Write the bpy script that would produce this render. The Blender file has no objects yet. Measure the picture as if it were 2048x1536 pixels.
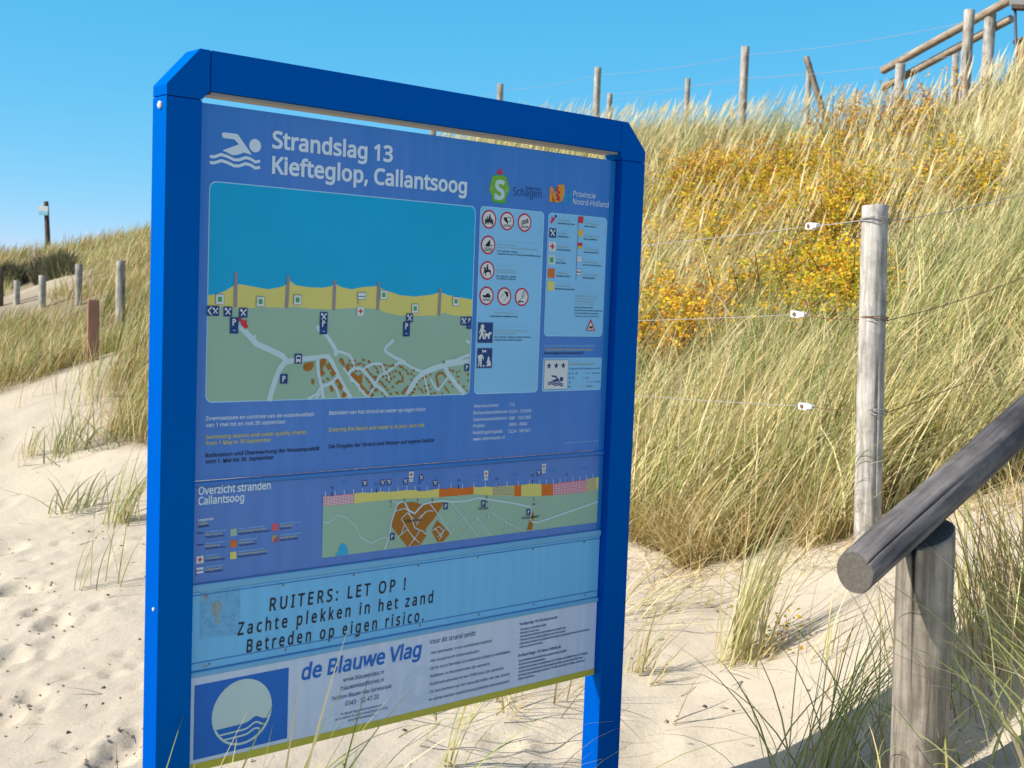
import bpy, math, random
import numpy as np
from mathutils import Vector, Matrix
C = bpy.context.scene
COL = C.collection
rng = np.random.default_rng(7)
random.seed(7)
R = math.radians

# ---------------------------------------------------------------- camera
FOC, PITCH, ROLL = 2470.0, 0.0717, -0.0369          # focal length in px of a 2048 px wide frame
CAM_H = 1.6
cf = np.array([0, math.cos(PITCH), -math.sin(PITCH)])
_r = np.array([1.0, 0, 0]); _d = np.cross(cf, _r)
cr = math.cos(ROLL) * _r + math.sin(ROLL) * _d
cd = -math.sin(ROLL) * _r + math.cos(ROLL) * _d
CP = np.array([0, 0, CAM_H])
cam = bpy.data.cameras.new('camera'); camo = bpy.data.objects.new('camera', cam); COL.objects.link(camo)
M = Matrix(((cr[0], -cd[0], -cf[0], 0), (cr[1], -cd[1], -cf[1], 0), (cr[2], -cd[2], -cf[2], CAM_H), (0, 0, 0, 1)))
camo.matrix_world = M
cam.sensor_width = 36; cam.lens = FOC / 2048 * 36
cam.clip_start = 0.05; cam.clip_end = 20000
cam.dof.use_dof = True; cam.dof.focus_distance = 3.3; cam.dof.aperture_fstop = 9.0
C.camera = camo

# ---------------------------------------------------------------- light
EXPO = 0.40
SUN_AZ, SUN_EL = 17.8, 38.0
sx, sy = -math.cos(R(SUN_AZ)), -math.sin(R(SUN_AZ))
sdir = Vector((sx * math.cos(R(SUN_EL)), sy * math.cos(R(SUN_EL)), math.sin(R(SUN_EL))))
sun = bpy.data.lights.new('sun', 'SUN'); sun.energy = 5.0; sun.angle = R(0.5); sun.color = (1.0, 0.925, 0.81)
suno = bpy.data.objects.new('sun', sun); COL.objects.link(suno)
suno.rotation_euler = (-sdir).to_track_quat('-Z', 'Y').to_euler()
W = bpy.data.worlds.new('World'); C.world = W; W.use_nodes = True
nt = W.node_tree; nt.nodes.clear()
sk = nt.nodes.new('ShaderNodeTexSky'); sk.sky_type = 'NISHITA'; sk.sun_disc = False
sk.sun_elevation = R(SUN_EL); sk.sun_rotation = math.atan2(sx, sy)
sk.altitude = 0; sk.air_density = 0.6; sk.dust_density = 0.0; sk.ozone_density = 10
bg = nt.nodes.new('ShaderNodeBackground'); bg.inputs['Strength'].default_value = 0.12
wo = nt.nodes.new('ShaderNodeOutputWorld')
# clear seaside air: the dark upper sky lifted towards the horizon's brightness, channel by channel
sp = nt.nodes.new('ShaderNodeSeparateColor'); cb = nt.nodes.new('ShaderNodeCombineColor')
nt.links.new(sk.outputs[0], sp.inputs[0])
for i, (pw, a) in enumerate(((1.2, 1.98), (0.384, 0.93), (0.23, 1.036))):
    m1 = nt.nodes.new('ShaderNodeMath'); m1.operation = 'MULTIPLY'; m1.inputs[1].default_value = 0.12
    m2 = nt.nodes.new('ShaderNodeMath'); m2.operation = 'POWER'; m2.inputs[1].default_value = pw
    m3 = nt.nodes.new('ShaderNodeMath'); m3.operation = 'MULTIPLY'; m3.inputs[1].default_value = a / 0.12 / 2 ** EXPO
    nt.links.new(sp.outputs[i], m1.inputs[0]); nt.links.new(m1.outputs[0], m2.inputs[0]); nt.links.new(m2.outputs[0], m3.inputs[0]); nt.links.new(m3.outputs[0], cb.inputs[i])
# overhead a less saturated second sky is added, to make the shade's fill less blue
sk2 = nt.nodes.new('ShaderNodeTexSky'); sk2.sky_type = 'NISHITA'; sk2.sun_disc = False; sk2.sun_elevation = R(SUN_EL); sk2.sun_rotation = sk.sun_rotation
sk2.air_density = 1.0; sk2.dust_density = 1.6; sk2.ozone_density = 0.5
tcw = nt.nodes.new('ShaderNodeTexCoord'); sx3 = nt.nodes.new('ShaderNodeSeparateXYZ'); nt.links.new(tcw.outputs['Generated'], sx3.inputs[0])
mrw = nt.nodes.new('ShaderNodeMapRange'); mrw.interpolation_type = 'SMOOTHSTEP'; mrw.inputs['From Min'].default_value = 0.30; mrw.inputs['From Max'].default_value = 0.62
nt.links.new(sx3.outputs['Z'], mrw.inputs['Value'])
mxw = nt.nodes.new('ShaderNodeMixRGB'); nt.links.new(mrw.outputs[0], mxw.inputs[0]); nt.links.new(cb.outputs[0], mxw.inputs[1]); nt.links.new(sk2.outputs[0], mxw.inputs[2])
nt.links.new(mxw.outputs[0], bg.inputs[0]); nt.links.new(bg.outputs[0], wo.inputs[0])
C.view_settings.view_transform = 'Standard'; C.view_settings.look = 'None'
C.view_settings.gamma = 1; C.view_settings.exposure = EXPO
C.view_settings.use_curve_mapping = False
C.cycles.max_bounces = 6; C.cycles.transparent_max_bounces = 6

# ---------------------------------------------------------------- helpers
def ray(px, py):
    return (px - 1024) / FOC * cr + (py - 768) / FOC * cd + cf
def at(px, py, D):
    return CP + ray(px, py) * D
def vnoise(x, y, f, seed=0):
    x = np.asarray(x) * f + 1000; y = np.asarray(y) * f + 1000
    xi = np.floor(x).astype(np.int64); yi = np.floor(y).astype(np.int64)
    fx = x - xi; fy = y - yi; fx = fx * fx * (3 - 2 * fx); fy = fy * fy * (3 - 2 * fy)
    def h(a, b):
        n = (a * 374761393 + b * 668265263 + seed * 974634777) & 0x7fffffff
        n = ((n ^ (n >> 13)) * 1274126177) & 0x7fffffff
        return ((n ^ (n >> 16)) & 0xffff) / 65535.0
    return (h(xi, yi) * (1 - fx) + h(xi + 1, yi) * fx) * (1 - fy) + (h(xi, yi + 1) * (1 - fx) + h(xi + 1, yi + 1) * fx) * fy
def inpoly(x, y, poly):
    x = np.asarray(x); y = np.asarray(y); r = np.zeros(x.shape, bool); n = len(poly)
    for i in range(n):
        x1, y1 = poly[i]; x2, y2 = poly[(i + 1) % n]
        if y1 == y2: continue
        c = ((y1 > y) != (y2 > y)) & (x < (x2 - x1) * (y - y1) / (y2 - y1) + x1)
        r ^= c
    return r
def mesh_np(name, verts, faces, mats, cols=None, matidx=None, smooth=False, parent=None, attrs=None):
    """verts (n,3), faces: (m,k) array or list of tuples"""
    me = bpy.data.meshes.new(name)
    verts = np.asarray(verts, np.float32)
    if isinstance(faces, np.ndarray):
        m, k = faces.shape
        me.vertices.add(len(verts)); me.vertices.foreach_set('co', verts.ravel())
        me.loops.add(m * k); me.loops.foreach_set('vertex_index', faces.astype(np.int32).ravel())
        me.polygons.add(m); me.polygons.foreach_set('loop_start', np.arange(0, m * k, k, dtype=np.int32))
        me.update(calc_edges=True)
    else:
        me.from_pydata(verts.tolist(), [], [tuple(int(i) for i in f) for f in faces])
    for mt in (mats if isinstance(mats, (list, tuple)) else [mats]): me.materials.append(mt)
    if matidx is not None: me.polygons.foreach_set('material_index', np.asarray(matidx, np.int32))
    if smooth: me.polygons.foreach_set('use_smooth', np.ones(len(me.polygons), bool))
    if cols is not None:
        a = me.color_attributes.new('tint', 'FLOAT_COLOR', 'POINT')
        c4 = np.ones((len(verts), 4), np.float32); c4[:, :3] = cols
        a.data.foreach_set('color', c4.ravel())
    for k, v in (attrs or {}).items():
        a = me.attributes.new(k, 'FLOAT', 'POINT'); a.data.foreach_set('value', np.asarray(v, np.float32))
    me.update()
    o = bpy.data.objects.new(name, me); COL.objects.link(o)
    if parent is not None: o.parent = parent
    return o
def tag(o, label=None, cat=None, group=None, kind=None):
    if label: o['label'] = label
    if cat: o['category'] = cat
    if group: o['group'] = group
    if kind: o['kind'] = kind
    return o
def empty(name, loc, rotz=0):
    o = bpy.data.objects.new(name, None); COL.objects.link(o); o.location = Vector(loc); o.rotation_euler = (0, 0, rotz)
    o.empty_display_size = 0.1
    return o

# ---------------------------------------------------------------- materials
def newmat(name):
    m = bpy.data.materials.new(name); m.use_nodes = True
    n = m.node_tree.nodes; b = n['Principled BSDF']
    return m, m.node_tree, n, b
def nd(t, typ, **kw):
    n = t.nodes.new(typ)
    for k, v in kw.items(): setattr(n, k, v)
    return n
def ramp(t, stops):
    r = t.nodes.new('ShaderNodeValToRGB'); e = r.color_ramp.elements
    while len(e) < len(stops): e.new(0.5)
    for i, (p, c) in enumerate(stops): e[i].position = p; e[i].color = (*c, 1) if len(c) == 3 else c
    return r
def flat(name, col, rough=0.5, spec=0.5, var=0.06):
    m, t, n, b = newmat(name)
    b.inputs['Roughness'].default_value = rough; b.inputs['Specular IOR Level'].default_value = spec
    tc = nd(t, 'ShaderNodeTexCoord'); no = nd(t, 'ShaderNodeTexNoise'); no.inputs['Scale'].default_value = 3.5; no.inputs['Detail'].default_value = 5
    t.links.new(tc.outputs['Object'], no.inputs['Vector'])
    r = ramp(t, [(0.3, [c * (1 - var) for c in col]), (0.7, [min(1, c * (1 + var)) for c in col])])
    t.links.new(no.outputs['Fac'], r.inputs[0]); t.links.new(r.outputs[0], b.inputs['Base Color'])
    return m
def paint(name, col, rough=0.35, dust=0.05, tint=None, spec=0.5):
    m, t, n, b = newmat(name)
    tc = nd(t, 'ShaderNodeTexCoord')
    n1 = nd(t, 'ShaderNodeTexNoise'); n1.inputs['Scale'].default_value = 9; n1.inputs['Detail'].default_value = 8; n1.inputs['Roughness'].default_value = 0.65
    mp = nd(t, 'ShaderNodeMapping'); mp.inputs['Scale'].default_value = (1, 1, 0.25)
    t.links.new(tc.outputs['Object'], mp.inputs[0]); t.links.new(mp.outputs[0], n1.inputs['Vector'])
    r = ramp(t, [(0.35, col), (0.62, col), (0.8, [c * (1 - dust * 4) + 0.35 * dust * 4 for c in col])])
    t.links.new(n1.outputs['Fac'], r.inputs[0]); t.links.new(r.outputs[0], b.inputs['Base Color'])
    n2 = nd(t, 'ShaderNodeTexNoise'); n2.inputs['Scale'].default_value = 60; n2.inputs['Detail'].default_value = 4
    t.links.new(tc.outputs['Object'], n2.inputs['Vector'])
    mr = nd(t, 'ShaderNodeMapRange'); mr.inputs['To Min'].default_value = rough - 0.08; mr.inputs['To Max'].default_value = rough + 0.14
    t.links.new(n1.outputs['Fac'], mr.inputs['Value']); t.links.new(mr.outputs[0], b.inputs['Roughness'])
    bp = nd(t, 'ShaderNodeBump'); bp.inputs['Strength'].default_value = 0.03; bp.inputs['Distance'].default_value = 0.002
    t.links.new(n2.outputs['Fac'], bp.inputs['Height']); t.links.new(bp.outputs[0], b.inputs['Normal'])
    b.inputs['Specular IOR Level'].default_value = spec
    if tint: b.inputs['Specular Tint'].default_value = (*tint, 1)
    return m
def wood(name, light, dark, crack=(0.02, 0.018, 0.016), bump=0.5, grain=26, nicks=0.85):
    """weathered round timber, grain along the object's own Z"""
    m, t, n, b = newmat(name)
    b.inputs['Roughness'].default_value = 0.85; b.inputs['Specular IOR Level'].default_value = 0.25
    tc = nd(t, 'ShaderNodeTexCoord')
    def noise(scale, zs, det=6, rough=0.6, dist=0.0):
        mp = nd(t, 'ShaderNodeMapping'); mp.inputs['Scale'].default_value = (1, 1, zs)
        oi = nd(t, 'ShaderNodeObjectInfo')
        ml = nd(t, 'ShaderNodeVectorMath', operation='SCALE'); ml.inputs[0].default_value = (7, 13, 5)
        t.links.new(oi.outputs['Random'], ml.inputs['Scale'])
        t.links.new(ml.outputs[0], mp.inputs['Location'])
        t.links.new(tc.outputs['Object'], mp.inputs[0])
        no = nd(t, 'ShaderNodeTexNoise'); no.inputs['Scale'].default_value = scale; no.inputs['Detail'].default_value = det
        no.inputs['Roughness'].default_value = rough; no.inputs['Distortion'].default_value = dist
        t.links.new(mp.outputs[0], no.inputs['Vector']); return no
    a = noise(grain * 3, 0.05, 6, 0.6, 0.3); c = noise(grain, 0.12, 5, 0.6, 1.2); k = noise(grain * 0.8, 0.025, 3, 0.5, 0.2); s = noise(9, 1.0, 6, 0.7)
    r1 = ramp(t, [(0.36, dark), (0.64, light)])
    t.links.new(a.outputs['Fac'], r1.inputs[0])
    r2 = ramp(t, [(0.40, [x * 0.7 for x in dark]), (0.6, [min(1, x * 1.12) for x in light])])
    t.links.new(c.outputs['Fac'], r2.inputs[0])
    mx = nd(t, 'ShaderNodeMixRGB'); mx.inputs[0].default_value = 0.5
    t.links.new(r1.outputs[0], mx.inputs[1]); t.links.new(r2.outputs[0], mx.inputs[2])
    r3 = ramp(t, [(0.36, (0.56, 0.55, 0.54)), (0.52, (0.92, 0.92, 0.92)), (0.68, (1.12, 1.12, 1.12))])
    t.links.new(s.outputs['Fac'], r3.inputs[0])
    m2 = nd(t, 'ShaderNodeMixRGB', blend_type='MULTIPLY'); m2.inputs[0].default_value = 0.8
    t.links.new(mx.outputs[0], m2.inputs[1]); t.links.new(r3.outputs[0], m2.inputs[2])
    rc = ramp(t, [(0.315, (0, 0, 0)), (0.345, (1, 1, 1))])
    t.links.new(k.outputs['Fac'], rc.inputs[0])
    vo = nd(t, 'ShaderNodeTexVoronoi'); vo.inputs['Scale'].default_value = 8; vmp = nd(t, 'ShaderNodeMapping'); vmp.inputs['Scale'].default_value = (1, 1, .55); t.links.new(tc.outputs['Object'], vmp.inputs[0]); t.links.new(vmp.outputs[0], vo.inputs['Vector'])
    rk = ramp(t, [(0.05, (0.35, 0.32, 0.30)), (0.085, (0.75, 0.74, 0.72)), (0.115, (0.5, 0.48, 0.46)), (0.16, (1, 1, 1))]); t.links.new(vo.outputs['Distance'], rk.inputs[0])
    m5 = nd(t, 'ShaderNodeMixRGB', blend_type='MULTIPLY'); m5.inputs[0].default_value = 0.8; t.links.new(m2.outputs[0], m5.inputs[1]); t.links.new(rk.outputs[0], m5.inputs[2]); m2 = m5
    nk = noise(30, 1.3, 4, 0.75, 0.8); rn = ramp(t, [(0.27, (0.25, 0.23, 0.21)), (0.33, (1, 1, 1))]); t.links.new(nk.outputs['Fac'], rn.inputs[0])
    m4 = nd(t, 'ShaderNodeMixRGB', blend_type='MULTIPLY'); m4.inputs[0].default_value = nicks
    t.links.new(m2.outputs[0], m4.inputs[1]); t.links.new(rn.outputs[0], m4.inputs[2]); m2 = m4
    m3 = nd(t, 'ShaderNodeMixRGB'); m3.inputs[1].default_value = (*crack, 1)
    t.links.new(rc.outputs[0], m3.inputs[0]); t.links.new(m2.outputs[0], m3.inputs[2])
    t.links.new(m3.outputs[0], b.inputs['Base Color'])
    ad = nd(t, 'ShaderNodeMath', operation='MULTIPLY'); t.links.new(a.outputs['Fac'], ad.inputs[0]); t.links.new(rc.outputs[0], ad.inputs[1])
    bp = nd(t, 'ShaderNodeBump'); bp.inputs['Strength'].default_value = bump; bp.inputs['Distance'].default_value = 0.004
    t.links.new(ad.outputs[0], bp.inputs['Height']); t.links.new(bp.outputs[0], b.inputs['Normal'])
    return m
def endgrain(name, light, dark):
    m, t, n, b = newmat(name); b.inputs['Roughness'].default_value = 0.9; b.inputs['Specular IOR Level'].default_value = 0.2
    tc = nd(t, 'ShaderNodeTexCoord')
    wv = nd(t, 'ShaderNodeTexWave', wave_type='RINGS', rings_direction='Z'); wv.inputs['Scale'].default_value = 95
    wv.inputs['Distortion'].default_value = 5; wv.inputs['Detail'].default_value = 3; wv.inputs['Detail Scale'].default_value = 1.5
    no = nd(t, 'ShaderNodeTexNoise'); no.inputs['Scale'].default_value = 120; no.inputs['Detail'].default_value = 5
    t.links.new(tc.outputs['Object'], wv.inputs['Vector']); t.links.new(tc.outputs['Object'], no.inputs['Vector'])
    ad = nd(t, 'ShaderNodeMixRGB'); ad.inputs[0].default_value = 0.72
    t.links.new(wv.outputs['Color'], ad.inputs[1]); t.links.new(no.outputs['Color'], ad.inputs[2])
    r = ramp(t, [(0.3, dark), (0.7, light)]); t.links.new(ad.outputs[0], r.inputs[0]); t.links.new(r.outputs[0], b.inputs['Base Color'])
    bp = nd(t, 'ShaderNodeBump'); bp.inputs['Strength'].default_value = 0.5; bp.inputs['Distance'].default_value = 0.003
    t.links.new(ad.outputs[0], bp.inputs['Height']); t.links.new(bp.outputs[0], b.inputs['Normal'])
    return m
def plantmat(name, trans=0.3, rough=0.6, spec=0.25):
    m, t, n, b = newmat(name)
    at_ = nd(t, 'ShaderNodeAttribute', attribute_name='tint')
    b.inputs['Roughness'].default_value = rough; b.inputs['Specular IOR Level'].default_value = spec
    t.links.new(at_.outputs['Color'], b.inputs['Base Color'])
    tr = nd(t, 'ShaderNodeBsdfTranslucent'); t.links.new(at_.outputs['Color'], tr.inputs[0])
    mx = nd(t, 'ShaderNodeMixShader'); mx.inputs[0].default_value = trans
    t.links.new(b.outputs[0], mx.inputs[1]); t.links.new(tr.outputs[0], mx.inputs[2])
    t.links.new(mx.outputs[0], n['Material Output'].inputs['Surface'])
    return m
def sandmat():
    m, t, n, b = newmat('dune_sand'); b.inputs['Roughness'].default_value = 0.95; b.inputs['Specular IOR Level'].default_value = 0.15
    tc = nd(t, 'ShaderNodeTexCoord')
    def noise(s, d=6, r=0.6):
        no = nd(t, 'ShaderNodeTexNoise'); no.inputs['Scale'].default_value = s; no.inputs['Detail'].default_value = d; no.inputs['Roughness'].default_value = r
        t.links.new(tc.outputs['Object'], no.inputs['Vector']); return no
    a = noise(1.3); g = noise(260, 3, 0.7); f = noise(26, 6, 0.65); sp = noise(90, 2, 0.5)
    r1 = ramp(t, [(0.3, (0.455, 0.403, 0.325)), (0.7, (0.54, 0.483, 0.395))]); t.links.new(a.outputs['Fac'], r1.inputs[0])
    r2 = ramp(t, [(0.25, (0.74, 0.72, 0.70)), (0.75, (1.16, 1.15, 1.13))]); t.links.new(g.outputs['Fac'], r2.inputs[0])
    mx = nd(t, 'ShaderNodeMixRGB', blend_type='MULTIPLY'); mx.inputs[0].default_value = 0.85
    t.links.new(r1.outputs[0], mx.inputs[1]); t.links.new(r2.outputs[0], mx.inputs[2])
    r4 = ramp(t, [(0.26, (0.5, 0.42, 0.34)), (0.33, (1, 1, 1))]); t.links.new(sp.outputs['Fac'], r4.inputs[0])
    m4 = nd(t, 'ShaderNodeMixRGB', blend_type='MULTIPLY'); m4.inputs[0].default_value = 0.7
    t.links.new(mx.outputs[0], m4.inputs[1]); t.links.new(r4.outputs[0], m4.inputs[2])
    lt = nd(t, 'ShaderNodeAttribute', attribute_name='litter')
    r3 = ramp(t, [(0.35, (0.075, 0.06, 0.03)), (0.65, (0.24, 0.19, 0.11))]); t.links.new(f.outputs['Fac'], r3.inputs[0])
    m3 = nd(t, 'ShaderNodeMixRGB'); t.links.new(lt.outputs['Fac'], m3.inputs[0])
    t.links.new(m4.outputs[0], m3.inputs[1]); t.links.new(r3.outputs[0], m3.inputs[2])
    t.links.new(m3.outputs[0], b.inputs['Base Color'])
    ad = nd(t, 'ShaderNodeMath', operation='MULTIPLY_ADD'); ad.inputs[1].default_value = 0.25
    t.links.new(g.outputs['Fac'], ad.inputs[0]); t.links.new(f.outputs['Fac'], ad.inputs[2])
    bp = nd(t, 'ShaderNodeBump'); bp.inputs['Strength'].default_value = 0.5; bp.inputs['Distance'].default_value = 0.012
    t.links.new(ad.outputs[0], bp.inputs['Height']); t.links.new(bp.outputs[0], b.inputs['Normal'])
    return m

# ---------------------------------------------------------------- terrain
ctl_px = [
 # left path and left dune
 (0,536,32),(100,517,31),(200,496,26),(300,478,21),(0,600,22),(60,585,22),(150,600,17),(240,640,13.7),(0,790,12),(0,700,14),(190,715,11),(280,700,10),
 (130,900,7.6),(0,1000,6.9),(280,880,7.4),(150,1200,5.1),(0,1536,3.7),(280,1536,3.63),(0,1250,4.9),
 # around the sign
 (600,1490,3.72),(1100,1400,4.05),(1300,1536,3.7),(1300,1110,5.65),(1500,1120,5.4),(1742,1085,5.0),(1500,1300,4.37),(900,1440,3.9),
 (1650,1490,3.59),(1800,1420,3.667),(2000,1230,3.78),(1700,1300,3.95),(2048,1050,4.6),(2048,950,5.3),(1850,1590,3.0),
 # right dune
 (1300,900,6.83),(1500,700,7.9),(1300,600,9.9),(1900,700,6.54),(1900,400,10.2),(2048,180,12.5),(1940,280,13),(1490,296,18),(1195,298,21),(1000,296,22),
 (870,315,23.5),(600,395,22),(1600,312,15),(1500,500,11),(1300,385,14.5),(700,900,7.5),(700,600,12),(450,600,13),(1750,308,14.2),(2048,500,8.6),(1700,500,9.4)]
ctl = [at(*c) for c in ctl_px]
def rel(x, y, h): return np.array([x, y, CAM_H + h])
ctl += [rel(-.72,2.5,-1.5), rel(.32,3.42,-1.44), rel(0,0,-1.6), rel(1.4,2.6,-1.0), rel(1.0,2.1,-1.22), rel(0.2,2.0,-1.5),
        rel(12,30,1.6), rel(5,33,1.9), rel(-3,34,1.6), rel(-14,45,0), rel(8,22,2.2), rel(12,18,2.6), rel(5,6,-.3), rel(8,10,1.4), rel(9,14,2.6), rel(3,3,-.6), rel(4,1,-.6),
        rel(-5,5,-1.5), rel(-8,10,-1.3), rel(-5,2,-1.6), rel(-14,20,-.8), rel(-20,32,.2), rel(0,-5,-1.7), rel(5,-5,-1), rel(-6,-5,-1.8), rel(15,5,1.0), rel(20,20,2.5)]
ctl = np.array(ctl)
def _U(r2): return np.where(r2 > 1e-12, r2 * np.log(np.maximum(r2, 1e-12)), 0)
_n = len(ctl)
_K = _U(((ctl[:, None, :2] - ctl[None, :, :2]) ** 2).sum(-1)) + 0.15 * np.eye(_n)
_P = np.c_[np.ones(_n), ctl[:, :2]]
_w = np.linalg.solve(np.block([[_K, _P], [_P.T, np.zeros((3, 3))]]), np.r_[ctl[:, 2], 0, 0, 0])
dents = []
def H(x, y, detail=True):
    x = np.asarray(x, float); y = np.asarray(y, float); sh = x.shape; xf = x.ravel(); yf = y.ravel()
    z = np.empty(len(xf))
    for i in range(0, len(xf), 20000):
        a = xf[i:i + 20000, None]; b = yf[i:i + 20000, None]
        z[i:i + 20000] = _U((a - ctl[:, 0]) ** 2 + (b - ctl[:, 1]) ** 2) @ _w[:_n] + _w[_n] + _w[_n + 1] * a[:, 0] + _w[_n + 2] * b[:, 0]
    far = np.clip((np.hypot(xf, yf - 10) - 24) / 22, 0, 1); far = far * far * (3 - 2 * far)
    z = np.clip(z, -3, 5.5)
    z = z * (1 - far) + 0.2 * far
    if detail:
        near = np.clip(1.4 - np.hypot(xf, yf - 4) / 9, 0.0, 1)
        z = z + (1 - far) * 0.07 * (vnoise(xf, yf, 0.9, 3) - .5)
        z = z + near * (0.022 * (vnoise(xf, yf, 3.1, 5) - .5) + 0.016 * (vnoise(xf * .7 + yf * .7, yf - xf, 7, 6) - .5) + 0.007 * (vnoise(xf, yf, 19, 8) - .5))
        for dx, dy, rr, dep in dents:
            q = ((xf - dx) ** 2 + (yf - dy) ** 2) / rr ** 2
            rg = .6 + .8 * vnoise(xf, yf, 14, 41); z = z - dep * np.exp(-q ** 1.6) + 0.30 * dep * rg * np.exp(-((np.sqrt(q) - 1.35) / .3) ** 2)
    return z.reshape(sh)
def ground(px, py, dmin=1.5, dmax=45):
    d = ray(px, py); D = np.arange(dmin, dmax, 0.02)
    p = CP + d * D[:, None]
    below = p[:, 2] < H(p[:, 0], p[:, 1])
    i = int(np.argmax(below)) if below.any() else len(D) - 1
    return p[i]
for px, py, rr, dep in [(30,1185,.075,.035),(75,1178,.05,.028),(105,1250,.06,.03),(70,1225,.045,.03),(15,1320,.07,.035),(120,1235,.035,.02),(60,1395,.05,.022),(5,1440,.06,.03),(255,1490,.07,.035),(285,1465,.05,.03),(225,1530,.06,.035),
                        (12,885,.13,.05),(0,1100,.10,.04),(5,1010,.07,.03),(1000,1490,.06,.014),(880,1500,.05,.012),(1290,1500,.09,.012),(1110,1500,.06,.012),(200,1215,.04,.018),(170,1010,.06,.02),(90,1420,.03,.015)]:
    g = ground(px, py); dents.append((g[0], g[1], rr, dep))
_rd = np.random.default_rng(3)
for _ in range(46):
    g = ground(_rd.uniform(-60, 285), _rd.uniform(1000, 1530)); dents.append((g[0], g[1], _rd.uniform(.018, .05), _rd.uniform(.005, .018)))
def axis_pts(c, lo, hi, step, reach, grow=1.07):
    a = list(np.arange(lo, hi, step)); s = step
    while a[-1] < reach: s *= grow; a.append(a[-1] + s)
    b = []; s = step; q = lo
    while q > -reach: s *= grow; q -= s; b.append(q)
    return np.array(b[::-1] + a)
gx = axis_pts(0, -2.6, 2.4, 0.022, 6000, 1.055); gy = axis_pts(4, 2.4, 6.2, 0.024, 6000, 1.05)
XX, YY = np.meshgrid(gx, gy); ZZ = H(XX, YY)
# where the marram grows, as outlines on the ground
def gpoly(pts): return [tuple(ground(*p)[:2]) for p in pts]
sand_right = gpoly([(1250,1108),(1330,1118),(1420,1126),(1520,1118),(1600,1070),(1680,1062),(1760,1070),(1830,1040),(1900,1005),(1990,985),(2047,960)])
sand_left = gpoly([(0,792),(70,765),(130,735),(190,718),(240,690),(285,668),(292,760),(250,830),(280,870)])
# the bare sand: foreground, from the left path round behind the board to the foot of the right dune
SAND = [(-14, 12.4)] + sand_left + [(-1.4, 7.0), (-0.6, 6.1)] + sand_right + [(2.6, 4.9), (6, 3.6), (6, -20), (-14, -20)]
BLOW = gpoly([(0,600),(40,572),(90,562),(150,560),(190,566),(150,582),(80,594),(30,606),(0,618)])
MOUND = gpoly([(215,770),(240,700),(300,672),(330,690),(330,900),(262,880),(240,840)])
def bare(x, y):
    x = np.asarray(x); y = np.asarray(y); jx = .55 * (vnoise(x, y, 1.6, 51) - .5) + .35 * (vnoise(x, y, 5.0, 52) - .5); jy = .55 * (vnoise(x, y, 1.6, 53) - .5) + .35 * (vnoise(x, y, 5.0, 54) - .5)
    return (inpoly(x + jx, y + jy, SAND) & ~inpoly(x, y, MOUND)) | inpoly(x, y, BLOW)
lit = np.where(bare(XX, YY), 0.0, 1.0)
for _ in range(6):
    lit[1:-1, 1:-1] = (lit[1:-1, 1:-1] * 2 + lit[:-2, 1:-1] + lit[2:, 1:-1] + lit[1:-1, :-2] + lit[1:-1, 2:]) / 6
lit = np.clip(lit * 0.9 + (vnoise(XX, YY, 5, 11) - .5) * .5 * (lit > .02), 0, 1)
farb = np.hypot(XX, YY - 10) > 60
lit[farb] = np.maximum(lit[farb], .5)
ny, nx = XX.shape
idx = np.arange(nx * ny).reshape(ny, nx)
gf = np.stack([idx[:-1, :-1], idx[:-1, 1:], idx[1:, 1:], idx[1:, :-1]], -1).reshape(-1, 4)
M_SAND = sandmat()
gnd = mesh_np('ground', np.stack([XX, YY, ZZ], -1).reshape(-1, 3), gf, M_SAND, smooth=True, attrs={'litter': lit.ravel()})
tag(gnd, kind='structure')

# ---------------------------------------------------------------- information board
SW = 1.2
YAW = 0.854
OB = np.array([-0.5413, 2.1174, 0.3059]) * SW + CP          # upper left corner of the printed face
DV = np.array([math.sin(YAW), math.cos(YAW), 0]); NB = np.array([-DV[1], DV[0], 0])   # along the board, away from the reader
z_foot = float(min(H(OB[0], OB[1]), H(OB[0] + DV[0] * SW, OB[1] + DV[1] * SW)))
board = empty('information_board', (OB[0], OB[1], z_foot), math.atan2(DV[1], DV[0]))
tag(board, 'tall blue framed beach information board with map, rules and a white flag panel', 'information board')
ZT = OB[2] - z_foot                                            # top of the printed face in the board's own height
SRC = {'A': (380,180,.29297), 'B': (380,520,.29297), 'C': (920,320,.19527), 'D': (920,600,.19527), 'E': (370,900,.2197), 'F': (620,880,.30273), 'G': (370,1120,.27082),
       'H': (820,1180,.2318), 'I': (380,620,.14648), 'J': (640,680,.15625), 'K': (380,1020,.12695), 'L': (1080,400,.18223), 'M': (940,400,.23426), 'N': (600,1260,.14648), 'O': (840,1220,.17578), 'Z': (0,0,1)}
def px_of(s, x, y): ox, oy, k = SRC[s]; return ox + x * k, oy + y * k
def onb(px, py, off=0.0):
    """point of the board's face (u to the right, v down) behind a sight line"""
    d = ray(px, py); o = OB + NB * off
    t = ((o - CP) @ NB) / (d @ NB); p = CP + d * t - o
    return float(p @ DV), float(-p[2])
def P(s, x, y): return onb(*px_of(s, x, y))
def U_at(s, x, v):
    k = (px_of(s, x, 0)[0] - 1024) / FOC; q = cr - k * cf
    return float(-((OB - CP - np.array([0, 0, v])) @ q) / (DV @ q))
def lacquer():
    m = paint('blue_lacquer', (0.0002, 0.011, 0.355), 0.6, 0.0, None, 0.0); t = m.node_tree; n = t.nodes
    g = nd(t, 'ShaderNodeBsdfGlossy'); g.inputs['Color'].default_value = (0.0, 0.85, 1.0, 1); g.inputs['Roughness'].default_value = 0.67
    mx = nd(t, 'ShaderNodeMixShader'); mx.inputs[0].default_value = 0.11
    t.links.new(n['Principled BSDF'].outputs[0], mx.inputs[1]); t.links.new(g.outputs[0], mx.inputs[2]); t.links.new(mx.outputs[0], n['Material Output'].inputs['Surface']); return m
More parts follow.
